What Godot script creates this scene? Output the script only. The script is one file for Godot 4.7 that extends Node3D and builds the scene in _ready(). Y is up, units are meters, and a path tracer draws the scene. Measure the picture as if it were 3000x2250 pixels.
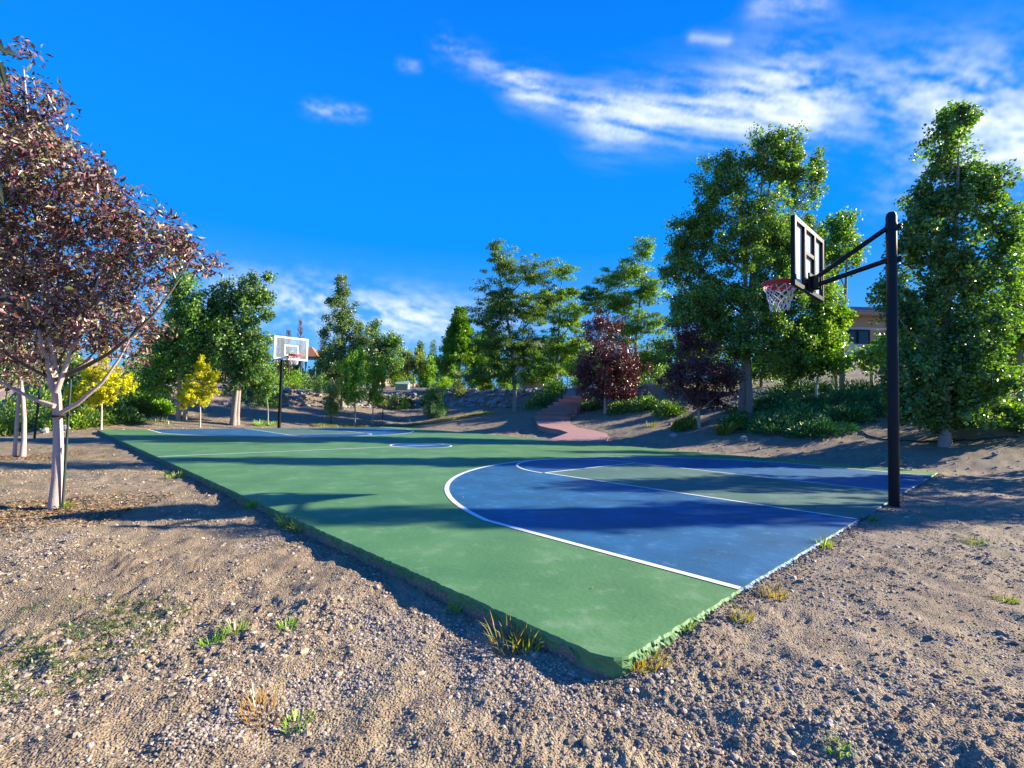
extends Node3D
# Outdoor half-size basketball court on a slope. Court frame: v = +x (along the near baseline), u = -z (away from the camera).

const W := 11.70
const L := 20.87
const MID := 6.06
const F := 1471.86                      # focal length in pixels of the 3000 x 2250 photograph
const CAM := Vector3(-1.9504, 1.1219, 1.2902)
const SUN := Vector3(0.765, 0.4035, 0.502)   # towards the sun

var B: Basis
var CR: Vector3
var CF: Vector3
var rng := RandomNumberGenerator.new()
var n1 := FastNoiseLite.new()
var n2 := FastNoiseLite.new()
var n3 := FastNoiseLite.new()
var M := {}
var taken := {}
var rocks: Array = []
var leaf_verts := 0

# ------------------------------------------------------------------ mesh builder
class MB:
	var v := PackedVector3Array()
	var n := PackedVector3Array()
	var c := PackedColorArray()
	var t := PackedVector2Array()
	var i := PackedInt32Array()
	var use_c := false
	var use_t := false
	func tri(a: Vector3, b: Vector3, d: Vector3) -> void:      # seen from the front, clockwise
		var k := v.size()
		var nn := (d - a).cross(b - a).normalized()
		v.append(a); v.append(b); v.append(d)
		n.append(nn); n.append(nn); n.append(nn)
		i.append(k); i.append(k + 1); i.append(k + 2)
	func quad(a: Vector3, b: Vector3, d: Vector3, e: Vector3) -> void:
		tri(a, b, d); tri(a, d, e)
	func box(o: Vector3, x: Vector3, y: Vector3, z: Vector3) -> void:   # centre and half axes
		for s in [[x, y, z], [-x, z, y], [y, z, x], [-y, x, z], [z, x, y], [-z, y, x]]:
			var a: Vector3 = s[0]; var p: Vector3 = s[1]; var q: Vector3 = s[2]
			var f := o + a
			var nn := a.normalized()
			var k := v.size()
			for w in [f - p - q, f + p - q, f + p + q, f - p + q]:
				v.append(w); n.append(nn)
			if (p.cross(q)).dot(a) > 0: i.append_array(PackedInt32Array([k, k + 2, k + 1, k, k + 3, k + 2]))
			else: i.append_array(PackedInt32Array([k, k + 1, k + 2, k, k + 2, k + 3]))
	func abox(lo: Vector3, hi: Vector3) -> void:
		var h := (hi - lo) * 0.5
		box((lo + hi) * 0.5, Vector3(h.x, 0, 0), Vector3(0, h.y, 0), Vector3(0, 0, h.z))
	func tube(p: Array, r: Array, sides := 8, cap := true) -> void:
		var base := v.size()
		var m := p.size()
		var ref := Vector3(0.31, 0.2, 0.93)
		for k in m:
			var d: Vector3 = (p[min(k + 1, m - 1)] - p[max(k - 1, 0)]).normalized()
			if absf(d.dot(ref)) > 0.97: ref = Vector3(0.9, 0.1, -0.3)
			var s := d.cross(ref).normalized()
			var w := s.cross(d).normalized()
			ref = w
			for j in sides:
				var a := TAU * j / sides
				var nn := s * cos(a) + w * sin(a)
				v.append(p[k] + nn * r[k]); n.append(nn)
		for k in m - 1:
			for j in sides:
				var a := base + k * sides + j
				var b := base + k * sides + (j + 1) % sides
				i.append_array(PackedInt32Array([a, b, a + sides, b, b + sides, a + sides]))
		if cap:
			for e in [[0, -1], [m - 1, 1]]:
				var k: int = e[0]
				var d: Vector3 = ((p[1] - p[0]) if k == 0 else (p[m - 1] - p[m - 2])).normalized() * float(e[1])
				var o := v.size()
				v.append(p[k]); n.append(d)
				for j in sides:
					v.append(v[base + k * sides + j]); n.append(d)
				for j in sides:
					if e[1] < 0: i.append_array(PackedInt32Array([o, o + 1 + (j + 1) % sides, o + 1 + j]))
					else: i.append_array(PackedInt32Array([o, o + 1 + j, o + 1 + (j + 1) % sides]))
	func leaf(p: Vector3, d: Vector3, nn: Vector3, ln: float, wd: float, col: Color) -> void:
		var s := d.cross(nn).normalized()
		var m := nn * (wd * 0.22)
		var k := v.size()
		v.append(p); v.append(p + d * (ln * 0.42) + s * (wd * 0.5) + m); v.append(p + d * ln - nn * (ln * 0.12)); v.append(p + d * (ln * 0.42) - s * (wd * 0.5) + m)
		var a := (nn - s * 0.35).normalized(); var b := (nn + s * 0.35).normalized()
		n.append(nn); n.append(a); n.append(nn); n.append(b)
		c.append(col); c.append(col); c.append(col); c.append(col)
		i.append(k); i.append(k + 2); i.append(k + 1); i.append(k); i.append(k + 3); i.append(k + 2)
	func blade(p: Vector3, d: Vector3, ln: float, wd: float, droop: float, col: Color) -> void:
		var s := d.cross(Vector3(0.2, 1, 0.3)).normalized() * wd * 0.5
		var k := v.size()
		var q := p + d * ln * 0.55
		var e := p + d * ln + Vector3(d.x, -1.0, d.z) * droop * ln
		var nn := d.cross(s).normalized()
		v.append(p - s); v.append(p + s); v.append(q + s * 0.8); v.append(q - s * 0.8); v.append(e)
		for j in 5:
			n.append(nn); c.append(col)
		i.append_array(PackedInt32Array([k, k + 1, k + 2, k, k + 2, k + 3, k + 3, k + 2, k + 4]))
	func mesh() -> ArrayMesh:
		var a := []
		a.resize(Mesh.ARRAY_MAX)
		a[Mesh.ARRAY_VERTEX] = v; a[Mesh.ARRAY_NORMAL] = n; a[Mesh.ARRAY_INDEX] = i
		if c.size() == v.size(): a[Mesh.ARRAY_COLOR] = c
		if t.size() == v.size(): a[Mesh.ARRAY_TEX_UV] = t
		var m := ArrayMesh.new()
		m.add_surface_from_arrays(Mesh.PRIMITIVE_TRIANGLES, a)
		return m

# ------------------------------------------------------------------ scene helpers
func numbered(called: String) -> String:
	if not taken.has(called):
		taken[called] = 0
		return called
	taken[called] += 1
	return "%s_%03d" % [called, taken[called]]

func thing(called: String, label: String, category: String, at := Vector3.ZERO, group := "", turn := 0.0) -> Node3D:
	var o := Node3D.new()
	o.name = numbered(called)
	add_child(o)
	o.position = at
	o.rotation.y = turn
	tag(o, label, category, group)
	return o

func tag(o: Node, label: String, category: String, group := "", kind := "") -> void:
	if label: o.set_meta("label", label)
	if category: o.set_meta("category", category)
	if group: o.set_meta("group", group)
	if kind: o.set_meta("kind", kind)

func part(called: String, m, mat: Material, parent: Node, label := "") -> MeshInstance3D:
	var o := MeshInstance3D.new()
	o.name = called
	o.mesh = m.mesh() if m is MB else m
	o.material_override = mat
	parent.add_child(o, true)
	if label: o.set_meta("label", label)
	return o

func solo(called: String, m, mat: Material, at: Vector3, label: String, category: String, group := "", kind := "") -> MeshInstance3D:
	var o := MeshInstance3D.new()
	o.name = numbered(called)
	o.mesh = m.mesh() if m is MB else m
	o.material_override = mat
	add_child(o)
	o.position = at
	tag(o, label, category, group, kind)
	return o

func swarm(called: String, mesh: Mesh, mat: Material, xf: Array, cols: Array, label: String, category: String, parent: Node = self) -> void:
	var mm := MultiMesh.new()
	mm.transform_format = MultiMesh.TRANSFORM_3D
	mm.use_colors = true
	mm.mesh = mesh
	mm.instance_count = xf.size()
	for k in xf.size():
		mm.set_instance_transform(k, xf[k])
		mm.set_instance_color(k, cols[k])
	var o := MultiMeshInstance3D.new()
	o.name = numbered(called) if parent == self else called
	o.multimesh = mm
	o.material_override = mat
	parent.add_child(o, true)
	tag(o, label, category, "", "stuff")

# ------------------------------------------------------------------ camera maths
func ray(x: float, y: float) -> Vector3:
	return B * Vector3((x - 1500.0) / F, -(y - 1125.0) / F, -1.0)

func at_depth(x: float, y: float, z: float) -> Vector3:
	return CAM + ray(x, y) * z

func depth(p: Vector3) -> float:
	return (p - CAM).dot(-B.z)

func to_px(p: Vector3) -> Vector2:
	var q := B.inverse() * (p - CAM)
	return Vector2(1500.0 + F * q.x / -q.z, 1125.0 - F * q.y / -q.z)

func ground_hit(x: float, y: float) -> Vector3:
	var d := ray(x, y)
	var s := 1.0
	var p := CAM
	while s < 90.0:
		p = CAM + d * s
		if p.y < terr(p.x, -p.z): break
		s *= 1.004
	return Vector3(p.x, terr(p.x, -p.z), p.z)

func spot_u(x: float, u: float) -> Vector3:       # the ground below picture column x, u metres along the court
	var d := ray(x, 1156.0 + x * 0.025)
	var k := (u + CAM.z) / -d.z
	var p := CAM + d * k
	return Vector3(p.x, terr(p.x, u), p.z)

func spot_v(x: float, w: float) -> Vector3:
	var d := ray(x, 1156.0 + x * 0.025)
	var p := CAM + d * ((w - CAM.x) / d.x)
	return Vector3(w, terr(w, -p.z), p.z)

# ------------------------------------------------------------------ terrain
func sm(a: float, b: float, x: float) -> float:
	return smoothstep(a, b, x)

func ramp(d: float) -> float:
	return d * d / (d + 1.0) if d > 0.0 else 0.0

func terr0(v: float, u: float) -> float:
	var dr := v - (W + 0.6)
	var df := u - (L + 0.8)
	var s := lerpf(0.27, 0.215, sm(6.0, 14.0, u))
	var hr := s * ramp(minf(dr, 8.0)) + (maxf(dr - 8.0, 0.0) * lerpf(0.15, 0.05, sm(8.0, 14.0, u)) if dr > 8.0 else 0.0)
	hr = minf(hr, 6.6)
	var hf := 0.17 * ramp(minf(df, 7.0)) + maxf(df - 7.0, 0.0) * 0.05
	hf = minf(hf, 3.0)
	hf *= sm(-7.0, -0.5, v)
	var h := maxf(hr, hf)
	if dr > 0.0 and df > 0.0: h = maxf(h, pow(pow(hr, 4.0) + pow(hf, 4.0), 0.25))
	var wall := sm(9.0, 11.0, u) * sm(2.0, 5.0, v) if df < 4.0 else sm(-1.0, 3.0, v)
	h += 0.75 * sm(6.2, 7.6, maxf(dr, df)) * wall
	var low := lerpf(-0.03, -0.10, sm(0.9, -0.3, v))
	h += low
	# the left side falls away past the end of the court
	h -= 2.6 * sm(19.2, 27.0, u) * sm(-0.6, -5.0, v) + 1.2 * sm(-4.5, -13.0, v)
	return h

func terr(v: float, u: float) -> float:
	var h := terr0(v, u)
	var dist := Vector2(v - CAM.x, u + CAM.z).length()
	var e := minf(minf(v, W - v), minf(u, L - u))       # > 0 on the slab
	var a := 1.0 - sm(10.0, 30.0, dist)
	var near_edge := sm(0.6, -0.3, -e)
	var bump := n1.get_noise_2d(v * 60.0, u * 60.0) * 0.05 * (1.0 - near_edge * 0.6) + n2.get_noise_2d(v * 330.0, u * 330.0) * 0.022 * (0.3 + 0.7 * a)
	if dist < 14.0:
		var rough := 0.55 + 0.9 * sm(-0.2, 0.4, n1.get_noise_2d(v * 55.0 + 300.0, u * 55.0))
		bump += (n3.get_noise_2d(v * 2300.0, u * 2300.0) * 0.013 + maxf(n2.get_noise_2d(v * 700.0, u * 700.0 + 99.0), 0.0) * 0.016) * rough * (1.0 - dist / 14.0)
	h += bump
	if e > -0.7: h = minf(h, -0.018)
	if e > 0.0: h = minf(h, -0.05 - 0.25 * sm(0.0, 0.7, e))
	return h

# ------------------------------------------------------------------ materials
func mat(col: Color, rough := 0.8, metal := 0.0) -> StandardMaterial3D:      # col is linear
	var m := StandardMaterial3D.new()
	m.albedo_color = col.linear_to_srgb()
	m.roughness = rough
	m.metallic = metal
	return m

func noise_img(seed_: int, freq: float, size: int, octaves := 5, type := FastNoiseLite.TYPE_SIMPLEX_SMOOTH) -> Image:
	var n := FastNoiseLite.new()
	n.seed = seed_; n.frequency = freq; n.noise_type = type
	n.fractal_octaves = octaves
	return n.get_seamless_image(size, size)

func grain(a: Image, b: Image, c0: Color, c1: Color, c2: Color, wa := 0.6) -> ImageTexture:   # three linear colours blended by two noises
	var s := a.get_width()
	var o := Image.create(s, s, true, Image.FORMAT_RGB8)
	for y in s:
		for x in s:
			var p := a.get_pixel(x, y).r
			var q := b.get_pixel(x, y).r
			var k := p * wa + q * (1.0 - wa)
			var col := c0.lerp(c1, clampf(k * 2.0, 0, 1)) if k < 0.5 else c1.lerp(c2, clampf(k * 2.0 - 1.0, 0, 1))
			o.set_pixel(x, y, col.linear_to_srgb())
	o.generate_mipmaps()
	return ImageTexture.create_from_image(o)

func scuffed(a: Image, b: Image, c: Image, lo: Color, base: Color, worn: Color, dust: Color, seed_: int) -> ImageTexture:
	# paint with worn patches, fine grit and short scuff marks
	var size := 1024
	var o := Image.create(size, size, true, Image.FORMAT_RGB8)
	for y in size:
		for x in size:
			var p := a.get_pixel(x, y).r
			var q := b.get_pixel(x, y).r
			var w := c.get_pixel(x, y).r
			var col := lo.lerp(base, clampf(p * 1.6, 0, 1)).lerp(worn, sm(0.52, 0.85, p * 0.55 + w * 0.45) * 0.75)
			col = col.lerp(dust, sm(0.62, 0.95, w * 0.7 + q * 0.3) * 0.5)
			var g := 0.86 + 0.28 * q
			o.set_pixel(x, y, Color(col.r * g, col.g * g, col.b * g).linear_to_srgb())
	var r := RandomNumberGenerator.new()
	r.seed = seed_
	for k in 420:
		var at := Vector2(r.randf() * size, r.randf() * size)
		var d := Vector2.from_angle(r.randf() * TAU)
		var n := r.randi_range(3, 34)
		var f := r.randf_range(0.12, 0.5)
		var target := dust if r.randf() < 0.8 else lo * 0.6
		for t in n:
			at += d
			d = d.rotated(r.randf_range(-0.12, 0.12))
			var x := posmod(int(at.x), size)
			var y := posmod(int(at.y), size)
			var old := o.get_pixel(x, y)
			o.set_pixel(x, y, old.lerp(target.linear_to_srgb(), f))
			if n < 12: o.set_pixel((x + 1) % size, y, old.lerp(target.linear_to_srgb(), f * 0.7))
	o.generate_mipmaps()
	return ImageTexture.create_from_image(o)

func bumps(a: Image, strength: float) -> ImageTexture:
	var i := a.duplicate()
	i.convert(Image.FORMAT_RGBA8)
	i.bump_map_to_normal_map(strength)
	i.generate_mipmaps()
	return ImageTexture.create_from_image(i)

func tri_tex(m: StandardMaterial3D, col: Texture2D, nor: Texture2D, scale_: float, ns := 1.0) -> StandardMaterial3D:
	m.albedo_color = Color.WHITE
	if col: m.albedo_texture = col
	if nor:
		m.normal_enabled = true
		m.normal_texture = nor
		m.normal_scale = ns
	m.uv1_triplanar = true
	m.uv1_world_triplanar = true
	m.uv1_scale = Vector3.ONE * scale_
	return m

func leafmat(back: Color, rough := 0.42) -> StandardMaterial3D:
	var m := mat(Color.WHITE, rough)
	m.vertex_color_use_as_albedo = true
	m.cull_mode = BaseMaterial3D.CULL_DISABLED
	m.backlight_enabled = true
	m.backlight = back
	return m

func make_materials() -> void:
	var na := noise_img(3, 0.012, 512)
	var nb := noise_img(8, 0.09, 512, 4)
	var nc := noise_img(5, 0.05, 512, 3, FastNoiseLite.TYPE_CELLULAR)
	var nd := noise_img(11, 0.2, 512, 3)
	M.dirt = tri_tex(mat(Color.WHITE, 0.95), grain(na, nb, Color(0.090, 0.070, 0.050), Color(0.275, 0.215, 0.150), Color(0.45, 0.365, 0.265), 0.30), bumps(nd, 8.0), 0.8, 0.9)
	M.dirt.vertex_color_use_as_albedo = true
	var ca := noise_img(21, 0.005, 1024, 4)
	var cb := noise_img(22, 0.35, 1024, 2)
	var cc := noise_img(23, 0.022, 1024, 5)
	M.green = tri_tex(mat(Color.WHITE, 0.66), scuffed(ca, cb, cc, Color(0.055, 0.165, 0.055), Color(0.078, 0.205, 0.068), Color(0.130, 0.255, 0.115), Color(0.24, 0.31, 0.21), 5), bumps(nd, 0.6), 0.2, 0.25)
	M.blue = tri_tex(mat(Color.WHITE, 0.62), scuffed(ca, cb, cc, Color(0.007, 0.072, 0.150), Color(0.009, 0.100, 0.225), Color(0.022, 0.145, 0.30), Color(0.18, 0.26, 0.33), 6), bumps(nd, 0.6), 0.24, 0.25)
	M.key = tri_tex(mat(Color.WHITE, 0.66), scuffed(ca, cb, cc, Color(0.058, 0.130, 0.100), Color(0.072, 0.152, 0.120), Color(0.120, 0.205, 0.170), Color(0.24, 0.30, 0.26), 7), bumps(nd, 0.6), 0.22, 0.25)
	M.line = tri_tex(mat(Color.WHITE, 0.6), grain(nb, nd, Color(0.62, 0.63, 0.62), Color(0.74, 0.74, 0.73), Color(0.8, 0.8, 0.8), 0.5), null, 0.8)
	M.concrete = tri_tex(mat(Color.WHITE, 0.95), grain(nb, nd, Color(0.14, 0.12, 0.10), Color(0.24, 0.21, 0.18), Color(0.36, 0.32, 0.28), 0.5), bumps(nb, 8.0), 1.2, 1.5)
	M.pink = tri_tex(mat(Color.WHITE, 0.85), grain(na, nb, Color(0.27, 0.145, 0.135), Color(0.35, 0.195, 0.18), Color(0.42, 0.25, 0.23), 0.5), bumps(nd, 2.0), 0.8, 0.8)
	M.rock = tri_tex(mat(Color.WHITE, 0.9), grain(na, nb, Color(0.17, 0.165, 0.17), Color(0.30, 0.285, 0.28), Color(0.46, 0.43, 0.41), 0.5), bumps(nc, 6.0), 1.6, 1.2)
	M.rock.vertex_color_use_as_albedo = true
	M.bark = tri_tex(mat(Color.WHITE, 0.9), grain(na, nb, Color(0.17, 0.145, 0.13), Color(0.33, 0.29, 0.26), Color(0.5, 0.46, 0.42), 0.4), bumps(nb, 6.0), 2.0, 1.0)
	M.palebark = tri_tex(mat(Color.WHITE, 0.75), grain(na, nb, Color(0.36, 0.25, 0.225), Color(0.52, 0.385, 0.35), Color(0.62, 0.49, 0.45), 0.5), bumps(nb, 3.0), 1.5, 0.8)
	M.darkbark = tri_tex(mat(Color.WHITE, 0.9), grain(na, nb, Color(0.06, 0.05, 0.045), Color(0.12, 0.095, 0.085), Color(0.2, 0.165, 0.15), 0.4), bumps(nb, 6.0), 2.0, 1.0)
	M.black = mat(Color(0.004, 0.0065, 0.013), 0.36)
	M.black.metallic_specular = 0.35
	M.white = mat(Color(0.78, 0.8, 0.8), 0.5)
	M.panel = mat(Color(0.60, 0.74, 0.80), 0.18)
	M.red = mat(Color(0.62, 0.03, 0.03), 0.45)
	M.net = mat(Color(0.75, 0.75, 0.76), 0.9)
	M.steel = mat(Color(0.5, 0.5, 0.52), 0.4, 0.8)
	var g := mat(Color(0.8, 0.9, 0.92), 0.02)
	g.transparency = BaseMaterial3D.TRANSPARENCY_ALPHA
	g.albedo_color.a = 0.12
	M.glass = g
	M.rubber = mat(Color(0.02, 0.02, 0.022), 0.7)
	M.greenmetal = mat(Color(0.015, 0.13, 0.095), 0.5)
	M.darkgreen = mat(Color(0.012, 0.035, 0.025), 0.6)
	M.tape = mat(Color(0.0, 0.35, 0.22), 0.6)
	M.orange = mat(Color(0.52, 0.20, 0.085), 0.7)
	M.tan = tri_tex(mat(Color.WHITE, 0.9), grain(na, nb, Color(0.36, 0.235, 0.15), Color(0.44, 0.30, 0.20), Color(0.5, 0.36, 0.25), 0.5), null, 1.0)
	M.cream = tri_tex(mat(Color.WHITE, 0.9), grain(na, nb, Color(0.5, 0.44, 0.36), Color(0.58, 0.52, 0.44), Color(0.65, 0.6, 0.52), 0.5), null, 1.0)
	M.slate = tri_tex(mat(Color.WHITE, 0.8), grain(na, nb, Color(0.10, 0.11, 0.13), Color(0.16, 0.17, 0.2), Color(0.22, 0.23, 0.26), 0.5), null, 1.2)
	M.window = mat(Color(0.02, 0.03, 0.045), 0.06)
	M.boxgreen = mat(Color(0.22, 0.36, 0.29), 0.6)
	M.leaf = leafmat(Color(0.9, 0.95, 0.35), 0.33)
	M.needle = leafmat(Color(0.25, 0.3, 0.1), 0.6)
	M.purple = leafmat(Color(0.45, 0.28, 0.25), 0.30)
	M.dry = mat(Color.WHITE, 0.9)
	M.dry.vertex_color_use_as_albedo = true
	M.dry.cull_mode = BaseMaterial3D.CULL_DISABLED
	M.pebble = mat(Color.WHITE, 0.9)
	M.pebble.vertex_color_use_as_albedo = true

# ------------------------------------------------------------------ sky
func sky_color(e: float) -> Color:
	var t := clampf(e, 0.0, 1.0)
	var lo := Color(0.16, 0.46, 0.80)
	var mid := Color(0.004, 0.235, 0.82)
	var hi := Color(0.002, 0.13, 0.66)
	if t < 0.30: return lo.lerp(mid, pow(t / 0.30, 0.75))
	return mid.lerp(hi, sm(0.30, 0.85, t))

func make_sky() -> ImageTexture:
	# streaks of cirrus: start, end (as photograph directions), half width in radians, strength
	var streaks := []
	for s in [[1330, 150, 1560, 260, 0.018, 0.6], [1560, 260, 1830, 350, 0.026, 0.85], [1830, 350, 2300, 330, 0.04, 0.7], [1830, 330, 2250, 250, 0.05, 0.35], [2250, 250, 2750, 230, 0.05, 0.35], [2300, 330, 2800, 300, 0.055, 0.3],
			[2880, 400, 3300, 480, 0.06, 0.95], [2250, 20, 2400, 10, 0.018, 0.5], [2040, 112, 2120, 118, 0.008, 0.4], [1180, 190, 1215, 192, 0.008, 0.4], [920, 318, 1040, 330, 0.011, 0.6],
			[820, 860, 1400, 960, 0.035, 0.55], [600, 900, 1100, 960, 0.05, 0.35], [1000, 920, 1500, 950, 0.05, 0.45], [560, 800, 700, 850, 0.02, 0.22], [2700, 560, 3200, 520, 0.04, 0.35], [3500, 700, 4200, 600, 0.06, 0.5]]:
		streaks.append([ray(s[0], s[1]).normalized(), ray(s[2], s[3]).normalized(), float(s[4]), float(s[5])])
	var r := RandomNumberGenerator.new()
	r.seed = 77
	for k in 26:       # the same kind of thin cloud all round the sky
		var a := r.randf() * TAU
		var dir := Vector3(cos(a), r.randf_range(0.1, 0.9), sin(a)).normalized()
		if dir.dot(-B.z) > 0.1: continue
		var e := (dir + dir.cross(Vector3(0.2, 1, 0.1)).normalized() * r.randf_range(0.2, 0.5) + Vector3(0, r.randf_range(-0.06, 0.06), 0)).normalized()
		streaks.append([dir, e, r.randf_range(0.02, 0.06), r.randf_range(0.3, 0.7)])
	var fine := FastNoiseLite.new()
	fine.seed = 4; fine.frequency = 1.0; fine.fractal_octaves = 6; fine.fractal_gain = 0.55
	fine.domain_warp_enabled = true; fine.domain_warp_amplitude = 0.25; fine.domain_warp_frequency = 1.5
	var ww := 2048
	var hh := 1024
	var img := Image.create(ww, hh, false, Image.FORMAT_RGBF)
	var cloud := Color(0.86, 0.92, 1.0)
	var axis := Vector3(0.62, -0.18, 0.76).normalized()
	var cover := PackedFloat32Array()
	cover.resize(ww * hh)
	for s in streaks:
		var a: Vector3 = s[0]
		var ab: Vector3 = s[1] - a
		var xs := []
		var y0 := hh
		var y1 := 0
		var reach: float = s[2] * 2.6
		var x_mid := atan2(a.x, -a.z)
		var x_lo := 9.0
		var x_hi := -9.0
		for k in 9:
			var p: Vector3 = (a + ab * lerpf(-0.12, 1.12, k / 8.0)).normalized()
			var dx := wrapf(atan2(p.x, -p.z) - x_mid, -PI, PI)
			var sp: float = reach / maxf(sqrt(1.0 - p.y * p.y), 0.15)
			x_lo = minf(x_lo, dx - sp); x_hi = maxf(x_hi, dx + sp)
			y0 = mini(y0, int((acos(p.y) - reach) / PI * hh)); y1 = maxi(y1, int((acos(p.y) + reach) / PI * hh) + 1)
		for y in range(maxi(y0, 0), mini(y1, hh)):
			var phi := PI * (y + 0.5) / hh
			for xx in range(int((x_mid + x_lo) / TAU * ww), int((x_mid + x_hi) / TAU * ww) + 1):
				var th := TAU * (xx + 0.5) / ww
				var d := Vector3(sin(th) * sin(phi), cos(phi), -cos(th) * sin(phi))
				var tt := clampf((d - a).dot(ab) / ab.length_squared(), -0.12, 1.12)
				var q: float = (d - a - ab * tt).length() / s[2]
				if q < 2.6: cover[y * ww + posmod(xx, ww)] += s[3] * exp(-q * q)
	for y in hh:
		var phi := PI * (y + 0.5) / hh
		var el := cos(phi)
		var base := sky_color(el)
		img.fill_rect(Rect2i(0, y, ww, 1), base if el > -0.06 else Color(0.16, 0.14, 0.12))
		if el < -0.06: continue
		for x in ww:
			var k := cover[y * ww + x]
			if k < 0.01: continue
			var th := TAU * (x + 0.5) / ww
			var p := Vector3(sin(th) * sin(phi), el, -cos(th) * sin(phi)) * 3.0
			var str_ := p - axis * (p.dot(axis) * 0.86)
			var f := 0.5 + 0.40 * fine.get_noise_3dv(str_ * 2.6) + 0.40 * fine.get_noise_3dv(str_ * 8.0 + Vector3(3, 1, 2)) + 0.30 * fine.get_noise_3dv(str_ * 24.0)
			k = clampf(k * 0.9, 0, 0.9) * (0.22 * sm(0.2, 0.6, f) + 0.75 * sm(0.38, 1.02, f + k * 0.08))
			img.set_pixel(x, y, base.lerp(cloud, clampf(k, 0, 0.95)))
	return ImageTexture.create_from_image(img)

# ------------------------------------------------------------------ vegetation
func rnd_dir() -> Vector3:
	var z := rng.randf_range(-1, 1)
	var a := rng.randf() * TAU
	var r := sqrt(1.0 - z * z)
	return Vector3(r * cos(a), z, r * sin(a))

func pick(pal: Array, tint: float) -> Color:
	var c: Color = pal[rng.randi() % pal.size()]
	var k := tint * rng.randf_range(0.75, 1.3)
	if rng.randf() < 0.12: return Color(c.r * k * 1.9, c.g * k * 1.55, c.b * k * 1.1)
	return Color(c.r * k, c.g * k, c.b * k)

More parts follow.
